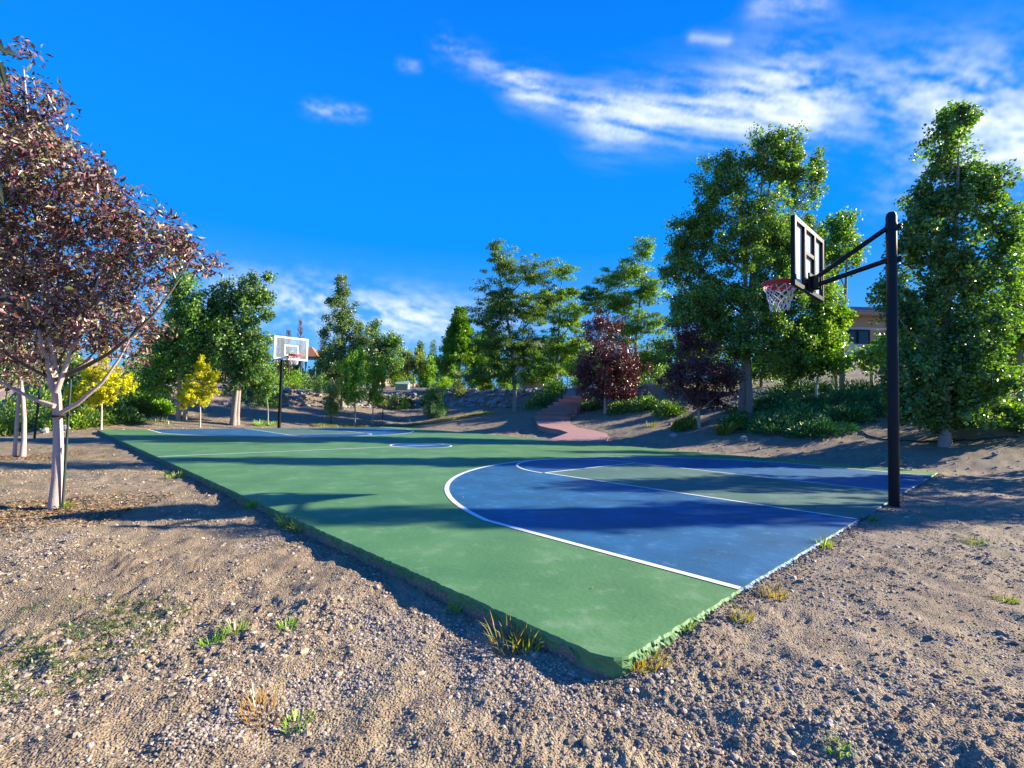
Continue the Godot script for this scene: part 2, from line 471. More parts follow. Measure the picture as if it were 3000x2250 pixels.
# spec: base, z, lobes [[x, y, rx, ry] in photograph pixels], r (trunk radius), stems, leaf [length, width], dens, pal, style, mats
func tree(o: Node3D, s: Dictionary) -> void:
	var base: Vector3 = o.position
	var z: float = s.get("z", depth(base))
	var px := z / F
	var lobes := []
	var top := Vector3.ZERO
	for l in s.lobes:
		var c := at_depth(l[0], l[1], z) - base
		var off: float = (l[4] if l.size() > 4 else rng.randf_range(-0.35, 0.35)) * float(l[2]) * px
		c += CF * off
		lobes.append([c, float(l[2]) * px, float(l[3]) * px])
		if c.y + float(l[3]) * px * 0.7 > top.y: top = c + Vector3.UP * float(l[3]) * px * 0.7
	var style: String = s.get("style", "broad")
	var stems: int = s.get("stems", 1)
	var tr: float = s.r
	var axis := []
	var bark: Material = s.get("bark", M.bark)
	for k in stems:
		var tip := top
		var foot := Vector3(0, -0.08, 0)
		if stems > 1:
			var lb = lobes[k % lobes.size()]
			tip = lb[0] + Vector3.UP * lb[2] * 0.6
			foot += Vector3(cos(k * TAU / stems), 0, sin(k * TAU / stems)) * tr * 1.3
		var pts := []
		var rad := []
		var wob := rng.randf() * 10.0
		for j in 13:
			var t := j / 12.0
			var q := foot.lerp(tip, t)
			var straight := foot + Vector3.UP * (tip.y - foot.y) * t
			q = straight.lerp(q, sm(0.0, 0.9, t))
			q += Vector3(sin(t * 5.0 + wob), 0, cos(t * 4.1 + wob)) * 0.02 * tip.y * t * (1.0 - t) * 2.0
			pts.append(q)
			rad.append(maxf(tr * (1.0 + 0.35 * exp(-t * 30.0)) * pow(1.0 - t, 0.8), 0.008))
		var m := MB.new()
		m.tube(pts, rad, 10)
		part("trunk", m, bark, o)
		axis.append(pts)
	var br := MB.new()
	var cr := MB.new()
	var ll: float = s.leaf[0]
	var lw: float = s.leaf[1]
	var dens: float = s.get("dens", 1.0)
	var pal: Array = s.pal
	var cs: float = s.get("clump", 0.3)
	var gap: float = 48.0 / cs
	var fs := 0.84
	for lb in lobes:
		var c: Vector3 = lb[0]
		var rx: float = lb[1]
		var ry: float = lb[2]
		var area := rx * rx * 2.0 + rx * ry * 4.0
		var count := int(maxf(3.0, area / (cs * cs) * 1.45 * dens))
		var pts: Array = axis[0]
		if axis.size() > 1:
			var best := 1e9
			for ax in axis:
				for j in [5, 9]:
					var dd: float = (ax[j] - c).length()
					if dd < best:
						best = dd
						pts = ax
		var hor := Vector2(c.x - pts[6].x, c.z - pts[6].z).length()
		var hy: float = clampf(c.y - ry * 0.5 - hor * (0.2 if style == "cone" else 0.8), pts[12].y * float(s.get("fork", 0.2)), pts[12].y * 0.9)
		var fj: float = clampf(hy / maxf(pts[12].y, 0.01), 0, 0.99) * 12.0
		var l0: Vector3 = pts[int(fj)].lerp(pts[mini(int(fj) + 1, 12)], fj - int(fj))
		var l1: Vector3 = c + Vector3.UP * ry * 0.55
		var limb := []
		var lrad := []
		var lr0 := clampf((l1 - l0).length() * 0.014, 0.008, tr * 0.5)
		var bend := rnd_dir() * 0.10 * (l1 - l0).length()
		for j in 8:
			var t := j / 7.0
			var q := l0.lerp(l1, t) + bend * sin(t * PI) + Vector3(c.x - l0.x, 0, c.z - l0.z) * 0.22 * sin(t * PI) + rnd_dir() * 0.02 * (l1 - l0).length() * t
			limb.append(q)
			lrad.append(lerpf(lr0, 0.005, t))
		br.tube(limb, lrad, 5, false)
		for k in count:
			var d := rnd_dir()
			var rr := pow(rng.randf(), 0.42)
			var lump := 0.84 + 0.26 * n2.get_noise_3d((c.x + d.x) * 220.0, (c.y + d.y) * 220.0, (c.z + d.z) * 220.0) * 2.0
			var p := c + Vector3(d.x * rx, d.y * ry, d.z * rx) * rr * lump
			if style == "cone":
				var f := clampf((p.y - (c.y - ry)) / (2.0 * ry), 0, 1)
				var a := rng.randf() * TAU
				var w := (1.0 - f * 0.93) * rx * rr * (0.85 + 0.45 * n2.get_noise_3d(cos(a) * 60.0, p.y * 160.0, sin(a) * 60.0 + base.x * 9.0) + 0.12 * sin(p.y * 9.0))
				p = Vector3(c.x + cos(a) * w, p.y, c.z + sin(a) * w)
			if rr > 0.35 and n1.get_noise_3d((p.x + base.x) * gap, (p.y + base.y) * gap * 1.3, (p.z + base.z) * gap) < -0.16: continue      # gaps in the crown
			if p.y < 0.05: p.y = rng.randf_range(0.05, 0.3)
			var bi := 0
			var bd := 1e9
			for j in range(1, limb.size()):
				var dd: float = (limb[j] - p).length() + (0.25 * (limb.size() - j)) * cs
				if dd < bd:
					bd = dd
					bi = j
			var st: Vector3 = limb[bi]
			var len_ := (p - st).length()
			var midp := st.lerp(p, 0.5) + Vector3(0, 0.10 * len_, 0) + rnd_dir() * 0.12 * len_
			if rng.randf() < float(s.get("limbs", 0.5)):
				var br0 := clampf(len_ * 0.010, 0.005, tr * 0.3)
				br.tube([st, midp, p], [br0, br0 * 0.6, 0.003], 4, false)
			var outd := (p - Vector3(pts[6].x, p.y * 0.75, pts[6].z)).normalized()
			var along := (p - midp).normalized()
			var tint := rng.randf_range(0.72, 1.25)
			var nl := int(2.45 * float(s.get("per", 26)) * rng.randf_range(0.55, 1.35))
			var cr_ := cs * rng.randf_range(0.6, 1.25)
			for q in nl:
				var g := rnd_dir() * cr_ * pow(rng.randf(), 0.5)
				var dir: Vector3
				var nn: Vector3
				match style:
					"layer":
						g = Vector3(g.x * 1.35, g.y * 0.5, g.z * 1.35)
						dir = (Vector3(g.x, rng.randf_range(-0.35, 0.2), g.z) + along * 0.2).normalized()
						nn = (Vector3.UP + rnd_dir() * 0.55).normalized()
					"needle", "cone":
						g = g * 0.75
						dir = (g.normalized() + along * 0.6 + Vector3.UP * 0.35).normalized()
						nn = rnd_dir()
					"up":
						g = Vector3(g.x * 0.6, g.y * 1.4, g.z * 0.6)
						dir = (rnd_dir() * 0.6 + Vector3.UP + outd * 0.4).normalized()
						nn = (outd + rnd_dir() * 0.8).normalized()
					_:
						dir = (rnd_dir() + Vector3(0, -0.45, 0) + outd * 0.35).normalized()
						nn = (outd * 0.5 + Vector3.UP * 0.35 + rnd_dir() * 0.9).normalized()
				nn = (nn - dir * nn.dot(dir)).normalized()
				var k2 := rng.randf_range(0.7, 1.25)
				var lp := p + g
				if lp.y < 0.02: lp.y = 0.02 + rng.randf() * 0.05
				cr.leaf(lp, dir, nn, ll * k2 * fs, lw * k2 * fs, pick(pal, tint))
	if br.v.size() > 0: part("branches", br, s.get("twig", bark), o)
	leaf_verts += cr.v.size()
	part("crown", cr, s.get("lmat", M.leaf), o)

func shrub(called: String, label: String, at: Vector3, rx: float, ry: float, pal: Array, leafd: Array, dens := 1.0, lm: Material = null, group := "", spread := false) -> Node3D:
	var o := thing(called, label, "shrub", at, group)
	var cr := MB.new()
	var br := MB.new()
	var cnt := int(42 * dens)
	for k in cnt:
		var d := rnd_dir()
		d.y = absf(d.y)
		var rr := pow(rng.randf(), 0.4)
		var p := Vector3(d.x * rx, d.y * ry, d.z * rx) * rr
		if spread: p = Vector3(p.x, p.y * (0.7 + 0.5 * n2.get_noise_2d(p.x * 300.0, p.z * 300.0)), p.z)
		p.y = maxf(p.y, 0.04)
		var gy := terr(at.x + p.x, -(at.z + p.z)) - at.y
		p.y += gy
		br.tube([Vector3(p.x * 0.08, -0.03, p.z * 0.08), Vector3(p.x * 0.6, maxf(p.y * 0.5, gy * 0.6 + 0.02), p.z * 0.6), p], [0.012, 0.007, 0.003], 4, false)
		var tint := rng.randf_range(0.7, 1.25)
		var cs := 0.30 * sqrt(rx * ry) + 0.05
		for q in 26:
			var g := rnd_dir() * cs * pow(rng.randf(), 0.5)
			if spread: g.y *= 0.45
			var dir := (g.normalized() * 0.8 + d * (0.8 if not spread else 1.2) + Vector3.UP * (0.5 if not spread else 0.15)).normalized()
			var nn := (d + rnd_dir()).normalized()
			nn = (nn - dir * nn.dot(dir)).normalized()
			var k2 := rng.randf_range(0.7, 1.3)
			var lp := p + g
			lp.y = maxf(lp.y, gy + 0.02)
			cr.leaf(lp, dir, nn, leafd[0] * k2, leafd[1] * k2, pick(pal, tint))
	part("stems", br, M.darkbark, o)
	part("foliage", cr, lm if lm else M.leaf, o)
	return o

func tuft(called: String, label: String, at: Vector3, h: float, spread: float, cnt: int, pal: Array, category: String, group := "") -> MeshInstance3D:
	var m := MB.new()
	for k in cnt:
		var a := rng.randf() * TAU
		var r := spread * sqrt(rng.randf())
		var d := Vector3(cos(a) * rng.randf_range(0.1, 0.8), 1.0, sin(a) * rng.randf_range(0.1, 0.8)).normalized()
		var p := Vector3(cos(a) * r, 0, sin(a) * r)
		p.y = terr(at.x + p.x, -(at.z + p.z)) - at.y - 0.01
		m.blade(p, d, h * rng.randf_range(0.4, 1.1), maxf(0.005, h * 0.045), rng.randf_range(0.05, 0.35), pick(pal, 1.0))
	return solo(called, m, M.leaf, at, label, category, group)

func rock_mesh(seed_: int) -> ArrayMesh:
	var r := RandomNumberGenerator.new()
	r.seed = seed_
	var nz := FastNoiseLite.new()
	nz.seed = seed_; nz.frequency = 0.9
	var six := [Vector3.RIGHT, Vector3.LEFT, Vector3.UP, Vector3.DOWN, Vector3.BACK, Vector3.FORWARD]
	var m := MB.new()
	var f := func(d: Vector3) -> Vector3:
		var q := d.normalized()
		var k := 0.8 + 0.45 * nz.get_noise_3dv(q * 1.3)
		k = minf(k, 0.78 / maxf(absf(q.y + q.x * 0.3), 0.5))
		return Vector3(q.x * k, q.y * k * 0.75, q.z * k * 0.9)
	for x in [0, 1]:
		for y in [2, 3]:
			for z in [4, 5]:
				var a: Vector3 = six[x]; var b: Vector3 = six[y]; var c: Vector3 = six[z]
				if (c - a).cross(b - a).dot(a + b + c) < 0:
					var t := b
					b = c
					c = t
				var ab := a + b; var bc := b + c; var ca := c + a
				m.tri(f.call(a), f.call(ab), f.call(ca)); m.tri(f.call(ab), f.call(b), f.call(bc))
				m.tri(f.call(ca), f.call(bc), f.call(c)); m.tri(f.call(ab), f.call(bc), f.call(ca))
	return m.mesh()

func rock_at(parent: Node, p: Vector3, size: float) -> MeshInstance3D:
	var o := MeshInstance3D.new()
	o.name = "rock"
	o.mesh = rocks[rng.randi() % rocks.size()]
	o.material_override = M.rock
	parent.add_child(o, true)
	o.position = p
	o.basis = Basis.from_euler(Vector3(rng.randf_range(-0.4, 0.4), rng.randf() * TAU, rng.randf_range(-0.4, 0.4))).scaled(Vector3(1, rng.randf_range(0.7, 1.0), rng.randf_range(0.75, 1.1)) * size)
	return o

# ------------------------------------------------------------------ build
func _ready() -> void:
	rng.seed = 20240
	n1.seed = 1; n1.frequency = 0.01; n1.fractal_octaves = 3
	n2.seed = 2; n2.frequency = 0.01; n2.fractal_octaves = 2
	n3.seed = 3; n3.frequency = 0.01; n3.fractal_octaves = 3
	B = Basis.from_euler(Vector3(0.0464, -0.7743, 0.025))
	CR = Vector3(B.x.x, 0, B.x.z).normalized()
	CF = Vector3(-B.z.x, 0, -B.z.z).normalized()
	var cam := Camera3D.new()
	cam.name = "camera"
	add_child(cam)
	cam.transform = Transform3D(B, CAM)
	cam.fov = rad_to_deg(2.0 * atan(1125.0 / F))
	cam.near = 0.05
	cam.far = 3000.0
	cam.current = true
	var env := Environment.new()
	env.background_mode = Environment.BG_SKY
	var sk := Sky.new()
	var pm := PanoramaSkyMaterial.new()
	pm.panorama = make_sky()
	sk.sky_material = pm
	env.sky = sk
	env.tonemap_mode = Environment.TONE_MAPPER_LINEAR
	env.background_energy_multiplier = 0.50
	env.tonemap_exposure = 2.75
	env.sdfgi_enabled = true; env.ssao_enabled = true; env.ssil_enabled = true
	var we := WorldEnvironment.new()
	we.name = "world_environment"
	we.environment = env
	add_child(we)
	var sun := DirectionalLight3D.new()
	sun.name = "sun"
	add_child(sun)
	sun.look_at_from_position(Vector3.ZERO, -SUN, Vector3.UP)
	sun.light_energy = 1.6
	sun.light_color = Color(1.0, 0.945, 0.835)
	sun.light_angular_distance = 0.5
	sun.shadow_enabled = true
	print("sky ", Time.get_ticks_msec())
	make_materials()
	for k in 7: rocks.append(rock_mesh(50 + k))
	print("materials ", Time.get_ticks_msec())
	build_ground()
	build_court()
	build_path()
	print("ground ", Time.get_ticks_msec())
	build_hoops()
	build_trees()
	print("trees ", Time.get_ticks_msec())
	build_shrubs()
	build_far()
	build_small()
	print("leaf vertices ", leaf_verts)
	print("done ", Time.get_ticks_msec())

func build_ground() -> void:
	var m := MB.new()
	var angs := []
	var a := -PI
	var head := atan2(CF.x, -CF.z)            # heading of the camera
	while a < PI - 0.001:                     # fine in front, coarse behind
		angs.append(a)
		a += 0.0031 if absf(a) < 0.90 else 0.03
	var radii := [0.0]
	var r := 0.5
	while r < 1500.0:
		radii.append(r)
		r *= (1.0085 if r < 14.0 else 1.013) if r < 45.0 else 1.12
	var na := angs.size()
	for k in radii.size():
		var rr: float = radii[k]
		for q in na:
			var th: float = head + angs[q]
			var v := CAM.x + sin(th) * rr
			var u := -CAM.z + cos(th) * rr
			var p := Vector3(v, terr(v, u), -u)
			m.v.append(p)
			var patch := 0.92 + 0.22 * n1.get_noise_2d(v * 25.0 + 90.0, u * 25.0) + 0.26 * n2.get_noise_2d(v * 260.0, u * 260.0 + 50.0)
			var warm := n1.get_noise_2d(v * 18.0, u * 18.0 + 400.0) * 0.06
			# paler, sandier soil on the right; browner on the left by the trees
			var side := sm(-2.0, 5.0, v - u * 0.1)
			m.c.append(Color(patch * (1.0 + warm), patch * lerpf(0.95, 1.0, side), patch * lerpf(0.86, 1.02, side) * (1.0 - warm)))
	for k in radii.size() - 1:
		for q in na:
			var q2 := (q + 1) % na
			var i0 := k * na + q
			var i1 := k * na + q2
			m.i.append_array(PackedInt32Array([i0, i1 + na, i1, i0, i0 + na, i1 + na]) if k > 0 else PackedInt32Array([i0, i0 + na, i1 + na]))
	var nn := PackedVector3Array()
	nn.resize(m.v.size())
	for k in range(0, m.i.size(), 3):
		var x := m.i[k]; var y := m.i[k + 1]; var w := m.i[k + 2]
		var c := (m.v[w] - m.v[x]).cross(m.v[y] - m.v[x])
		if c.y < 0.0: c = -c
		nn[x] += c; nn[y] += c; nn[w] += c
	for k in nn.size(): nn[k] = nn[k].normalized() if nn[k].length_squared() > 1e-16 else Vector3.UP
	m.n = nn
	var g := solo("ground", m, M.dirt, Vector3.ZERO, "", "", "", "structure")
	g.set_meta("label", "bare sandy brown soil around the court and up the banks")
	# distant hills
	var hm := MB.new()
	var pts := []
	for k in 60:
		var t := k / 59.0
		var x := lerpf(-700.0, 1500.0, t)
		var dd := at_depth(x, 1150.0, 420.0)
		var top := dd + Vector3.UP * (36.0 + 14.0 * sin(t * 9.0 + 0.6) + 10.0 * n1.get_noise_1d(t * 900.0)) * sm(1.0, 0.55, t) 
		pts.append([dd, top])
	for k in 59:
		var b0: Vector3 = pts[k][0] - Vector3.UP * 30; var b1: Vector3 = pts[k + 1][0] - Vector3.UP * 30
		var t0: Vector3 = pts[k][1] + CF * 150; var t1: Vector3 = pts[k + 1][1] + CF * 150
		hm.quad(b0, t0, t1, b1)
		hm.quad(t0, t0 + CF * 200 - Vector3.UP * 70, t1 + CF * 200 - Vector3.UP * 70, t1)
	var hl := solo("hill", hm, M.tan, Vector3.ZERO, "", "", "", "structure")
	hl.set_meta("label", "distant bare hill seen past the yellow leaved tree")

func court_outline(jit: float) -> PackedVector2Array:      # (v, u) counter-clockwise, corners rounded
	var o := PackedVector2Array()
	var rad := 0.14
	var cs := [[rad, rad, PI, 1.5 * PI], [W - rad, rad, 1.5 * PI, TAU], [W - rad, L - rad, 0.0, 0.5 * PI], [rad, L - rad, 0.5 * PI, PI]]
	for k in 4:
		for j in 7:
			var a := lerpf(cs[k][2], cs[k][3], j / 6.0)
			o.append(Vector2(cs[k][0] + cos(a) * rad, cs[k][1] + sin(a) * rad))
		var p := o[o.size() - 1]
		var nx: Array = cs[(k + 1) % 4]
		var q := Vector2(nx[0] + cos(nx[2]) * rad, nx[1] + sin(nx[2]) * rad)
		var cnt := int(p.distance_to(q) / (0.016 if k != 2 else 0.2))
		for j in range(1, cnt): o.append(p.lerp(q, j / float(cnt)))
	for k in o.size():
		var p := o[k]
		var w := jit * (n2.get_noise_2d(p.x * 700.0, p.y * 700.0) + 0.6 * n3.get_noise_2d(p.x * 2600.0, p.y * 2600.0))
		var c := Vector2(clampf(p.x, 0.4, W - 0.4), clampf(p.y, 0.4, L - 0.4))
		o[k] = p + (p - c).normalized() * (w + rng.randf_range(-0.003, 0.003))
	return o

func sheet(m: MB, poly: PackedVector2Array, y: float) -> void:
	var ids := Geometry2D.triangulate_polygon(poly)
	var k := m.v.size()
	for p in poly:
		m.v.append(Vector3(p.x, y, -p.y)); m.n.append(Vector3.UP)
	for j in range(0, ids.size(), 3):
		var a := poly[ids[j]]; var b := poly[ids[j + 1]]; var c := poly[ids[j + 2]]
		if (b - a).cross(c - a) > 0: m.i.append_array(PackedInt32Array([k + ids[j], k + ids[j + 2], k + ids[j + 1]]))
		else: m.i.append_array(PackedInt32Array([k + ids[j], k + ids[j + 1], k + ids[j + 2]]))

func band(m: MB, pts: Array, w: float, y: float) -> void:        # a painted line along (v, u) points
	var k0 := m.v.size()
	for k in pts.size():
		var d: Vector2 = (pts[mini(k + 1, pts.size() - 1)] - pts[maxi(k - 1, 0)]).normalized()
		var s := Vector2(-d.y, d.x) * w * 0.5 * (1.0 + 0.05 * n2.get_noise_2d(pts[k].x * 900.0, pts[k].y * 900.0))
		for e in [pts[k] + s, pts[k] - s]:
			m.v.append(Vector3(e.x, y, -e.y)); m.n.append(Vector3.UP)
	for k in pts.size() - 1:
		var a := k0 + k * 2
		m.i.append_array(PackedInt32Array([a, a + 2, a + 1, a + 1, a + 2, a + 3]))

func seg(a: Vector2, b: Vector2) -> Array:
	var o := []
	var c := maxi(2, int(a.distance_to(b) / 0.15))
	for k in c + 1: o.append(a.lerp(b, k / float(c)))
	return o

func arc(c: Vector2, r: float, a0: float, a1: float, count := 72) -> Array:
	var o := []
	for k in count + 1:
		var a := lerpf(a0, a1, k / float(count))
		o.append(c + Vector2(cos(a), sin(a)) * r)
	return o

func build_court() -> void:
	var o := Node3D.new()
	o.name = numbered("court")
	add_child(o)
	tag(o, "green and blue painted concrete basketball court slab", "", "", "structure")
	var line := court_outline(0.010)
	var top := MB.new()
	sheet(top, line, 0.0)
	part("green_surface", top, M.green, o)
	var paint := MB.new()
	var raw := MB.new()
	var cnt := line.size()
	var low := []
	var lip := []
	var foot := []
	for k in cnt:
		var p := line[k]
		var c := Vector2(clampf(p.x, 0.4, W - 0.4), clampf(p.y, 0.4, L - 0.4))
		var out := (p - c).normalized()
		var wob := 0.010 * n3.get_noise_2d(p.x * 3000.0, p.y * 3000.0) + rng.randf_range(-0.003, 0.003)
		var q := p + out * (0.008 + wob * 0.5)
		lip.append(Vector3(q.x, -0.012 - absf(wob) * 0.5, -q.y))
		var dp := 0.055 + 0.05 * n2.get_noise_2d(p.x * 500.0 + 7.0, p.y * 500.0) + 0.03 * n3.get_noise_2d(p.x * 2200.0, p.y * 2200.0) + rng.randf_range(-0.006, 0.006)
		q = p + out * (0.012 - wob)
		low.append(Vector3(q.x, -clampf(dp, 0.02, 0.12), -q.y))
		q = p + out * (0.02 + wob)
		foot.append(Vector3(q.x, -0.4, -q.y))
	var blue := MB.new()
	var mids := [[], []]
	for k in cnt:
		for q in 2:
			var p: Vector3 = lip[k].lerp(low[k], 0.3 + 0.35 * q)
			var c := Vector2(clampf(p.x, 0.4, W - 0.4), clampf(-p.z, 0.4, L - 0.4))
			var out := (Vector2(p.x, -p.z) - c).normalized() * rng.randf_range(-0.010, 0.008)
			mids[q].append(p + Vector3(out.x, rng.randf_range(-0.004, 0.004), -out.y))
	for k in cnt:
		var j := (k + 1) % cnt
		var t0 := Vector3(line[k].x, 0, -line[k].y); var t1 := Vector3(line[j].x, 0, -line[j].y)
		var m := blue if line[k].y < 0.05 and line[k].x > 1.40 and line[k].x < 10.72 else paint
		m.quad(t0, t1, lip[j], lip[k])
		m.quad(lip[k], lip[j], mids[0][j], mids[0][k])
		m.quad(mids[0][k], mids[0][j], mids[1][j], mids[1][k])
		m.quad(mids[1][k], mids[1][j], low[j], low[k])
		raw.quad(low[k], low[j], foot[j], foot[k])
	part("painted_edge", paint, M.green, o)
	part("painted_edge", blue, M.blue, o)
	part("concrete_edge", raw, M.concrete, o)
	var v3 := 1.40
	var uc := 1.30
	var r3 := 4.80
	var kw := 1.443
	var fd := 4.56
	var fr := 1.50
	var lines := MB.new()
	for e in 2:
		var f := func(p: Vector2) -> Vector2: return p if e == 0 else Vector2(p.x, L - p.y)
		var a0 := asin((MID - v3) / r3)
		var shape := [Vector2(v3, 0.004)]
		for p in arc(Vector2(MID, uc), r3, 0.5 * PI + a0, 0.5 * PI - a0, 96): shape.append(p)
		shape.append(Vector2(2.0 * MID - v3, 0.004))
		var poly := PackedVector2Array()
		for p in shape: poly.append(f.call(p))
		var bm := MB.new()
		sheet(bm, poly, 0.002)
		part("blue_zone", bm, M.blue, o)
		var km := MB.new()
		var kp := PackedVector2Array()
		for p in [Vector2(MID - kw, 0.005), Vector2(MID - kw, fd), Vector2(MID + kw, fd), Vector2(MID + kw, 0.005)]: kp.append(f.call(p))
		sheet(km, kp, 0.0032)
		part("key_paint", km, M.key, o)
		var dense := []
		for k in shape.size() - 1:
			dense.append_array(seg(shape[k], shape[k + 1]).slice(0, -1) if shape[k].distance_to(shape[k + 1]) > 0.3 else [shape[k]])
		dense.append(shape[shape.size() - 1])
		for l in [[dense, 0.062], [seg(Vector2(MID - kw, 0.005), Vector2(MID - kw, fd)), 0.046], [seg(Vector2(MID + kw, 0.005), Vector2(MID + kw, fd)), 0.046],
				[seg(Vector2(MID - kw + 0.025, fd), Vector2(MID + kw - 0.025, fd)), 0.046]]:
			var q := []
			for p in l[0]: q.append(f.call(p))
			var lm := MB.new()
			band(lm, q, l[1], 0.0045)
			part("white_line", lm, M.line, o)
		var am := MB.new()
		var q2 := []
		for p in arc(Vector2(MID, fd), fr, 0.0, PI, 60): q2.append(f.call(p))
		band(am, q2, 0.046, 0.0058)
		part("white_line", am, M.line, o)
	var ctr := Vector2(MID, L * 0.5)
	var cm := MB.new()
	sheet(cm, PackedVector2Array(arc(ctr, 0.83, 0.0, TAU - 0.09, 70)), 0.002)
	part("blue_zone", cm, M.blue, o)
	var hm := MB.new()
	band(hm, seg(Vector2(0.01, L * 0.5), Vector2(W - 0.01, L * 0.5)), 0.05, 0.0035)
	part("white_line", hm, M.line, o)
	var hc := MB.new()
	band(hc, arc(ctr, 0.83, 0.0, TAU, 80), 0.05, 0.005)
	part("white_line", hc, M.line, o)

func ribbon(m: MB, left: Array, right: Array, thick: float) -> void:
	for k in left.size() - 1:
		var a: Vector3 = left[k]; var b: Vector3 = left[k + 1]; var c: Vector3 = right[k + 1]; var d: Vector3 = right[k]
		var dn := Vector3.DOWN * thick
		m.quad(a, b, c, d)
		m.quad(b, a, a + dn, b + dn)
		m.quad(d, c, c + dn, d + dn)
	var e := left.size() - 1
	var dn2 := Vector3.DOWN * thick
	m.quad(left[0], right[0], right[0] + dn2, left[0] + dn2)
	m.quad(right[e], left[e], left[e] + dn2, right[e] + dn2)

var step_top := Vector3.ZERO
func build_path() -> void:
	# the pink path leaves the court, swings left and meets the steps
	var outl := [[1590, 1770], [1640, 1785], [1665, 1778], [1640, 1745], [1610, 1715], [1580, 1690], [1572, 1672], [1571, 1670]]
	var ys := [1289.0, 1275.0, 1263.0, 1250.0, 1243.0, 1237.0, 1231.0, 1226.0]
	var lf := []
	var rt := []
	for k in outl.size():
		var z := lerpf(17.4, 22.6, k / 7.0)
		for e in 2:
			var d := ray(outl[k][e], ys[k])
			var p := CAM + d * z
			p.y = terr(p.x, -p.z) + 0.09 + 0.02 * k / 7.0
			(lf if e == 0 else rt).append(p)
	# smooth heights along the run
	for k in lf.size():
		var h := maxf(0.02, lerpf(0.02, 0.0, 0.0) + (lf[k].y + rt[k].y) * 0.5)
		lf[k].y = h; rt[k].y = h
	lf[0].y = -0.012; rt[0].y = -0.012
	var m := MB.new()
	ribbon(m, lf, rt, 0.22)
	var path := solo("path", m, M.pink, Vector3.ZERO, "", "", "", "structure")
	path.set_meta("label", "pink tinted concrete path curving from the court to the steps")
	var n: int = lf.size() - 1
	var c0: Vector3 = (lf[n] + rt[n]) * 0.5
	var st := thing("garden_steps", "flight of pink concrete steps climbing the bank beside the purple tree", "steps", c0)
	var sl := [1569.0, 1574.0, 1589.0, 1606.0, 1622.0, 1638.0, 1652.0]
	var sr := [1671.0, 1663.0, 1677.0, 1691.0, 1700.0, 1708.0, 1716.0]
	var fw := Vector3.ZERO
	var side := CR
	var half := 0.7
	var tops := []
	for k in 7:
		var z := 22.7 + 0.46 * k
		var a: Vector3 = at_depth(sl[k], 1190, z)
		var b: Vector3 = at_depth(sr[k], 1190, z)
		var y := c0.y + 0.165 * (k + 1)
		a.y = y; b.y = y
		var q := (at_depth(1640, 1190, z + 0.62) - at_depth(1640, 1190, z))
		q.y = 0
		tops.append([a, b, q])
		var sm_ := MB.new()
		var mid := (a + b + q) * 0.5 - c0
		sm_.box(mid - Vector3.UP * 0.30, (b - a) * 0.5, Vector3.UP * 0.26, q * 0.5)
		sm_.box(mid - Vector3.UP * 0.02 - q.normalized() * 0.035, (b - a) * 0.5 + (b - a).normalized() * 0.03, Vector3.UP * 0.026, q * 0.5)
		part("step", sm_, M.pink, st)
		side = (b - a).normalized()
		fw = q.normalized()
		half = (b - a).length() * 0.5
	var e0: Vector3 = (tops[6][0] + tops[6][1]) * 0.5 + tops[6][2]
	step_top = e0
	var up := MB.new()
	var l2 := []
	var r2 := []
	for k in 6:
		var p := e0 + fw * (1.5 * k) + side * (0.25 * k)
		p.y = maxf(e0.y - 0.01 + 0.06 * k, terr(p.x, -p.z) + 0.05)
		l2.append(p - side * half); r2.append(p + side * half)
	ribbon(up, l2, r2, 0.3)
	var pu := solo("path", up, M.pink, Vector3.ZERO, "", "", "", "structure")
	pu.set_meta("label", "pink path continuing uphill above the steps")
	c0 = e0 - fw * 3.2 - Vector3.UP * 1.0
	var hr := thing("handrail", "thin dark metal handrail at the head of the pink steps", "handrail", c0 + fw * 3.2 - side * (half + 0.12) + Vector3.UP * 0.85)
	for k in 2:
		var pm := MB.new()
		pm.tube([fw * (1.0 * k) + Vector3.UP * (-0.4 + 0.2 * k), fw * (1.0 * k) + Vector3.UP * (0.9 + 0.2 * k)], [0.02, 0.02], 6)
		part("post", pm, M.black, hr)
	var rm := MB.new()
	rm.tube([fw * -0.1 + Vector3.UP * 0.88, fw * 1.1 + Vector3.UP * 1.12], [0.02, 0.02], 6)
	part("rail", rm, M.black, hr)

func net_mesh(r0: float) -> MB:
	var m := MB.new()
	var cnt := 12
	for dir in [-1, 1]:
		for k in cnt:
			var pts := []
			var rad := []
			for j in 11:
				var t := j / 10.0
				var rr := lerpf(r0, r0 * 0.52, pow(t, 0.75)) + 0.012 * sin(t * PI * 5.0) * (1.0 - t)
				var a: float = TAU * k / cnt + dir * t * 2.6 * TAU / cnt + 0.1 * sin(t * 7.0 + k)
				pts.append(Vector3(cos(a) * rr, -0.35 * t + 0.01 * sin(k * 2.3 + t * 5.0), sin(a) * rr))
				rad.append(0.0062)
			m.tube(pts, rad, 4, false)
	return m

func rim_mesh(r: float) -> MB:
	var m := MB.new()
	for y in [0.0, -0.022, -0.044]:
		var p := []
		var q := []
		for k in 41:
			var a := TAU * k / 40.0
			p.append(Vector3(cos(a) * r, y, sin(a) * r)); q.append(0.0135)
		m.tube(p, q, 8, false)
	for k in 12:
		var a := TAU * k / 12.0
		m.tube([Vector3(cos(a) * r, 0, sin(a) * r), Vector3(cos(a) * r, -0.045, sin(a) * r)], [0.006, 0.006], 5)
	return m

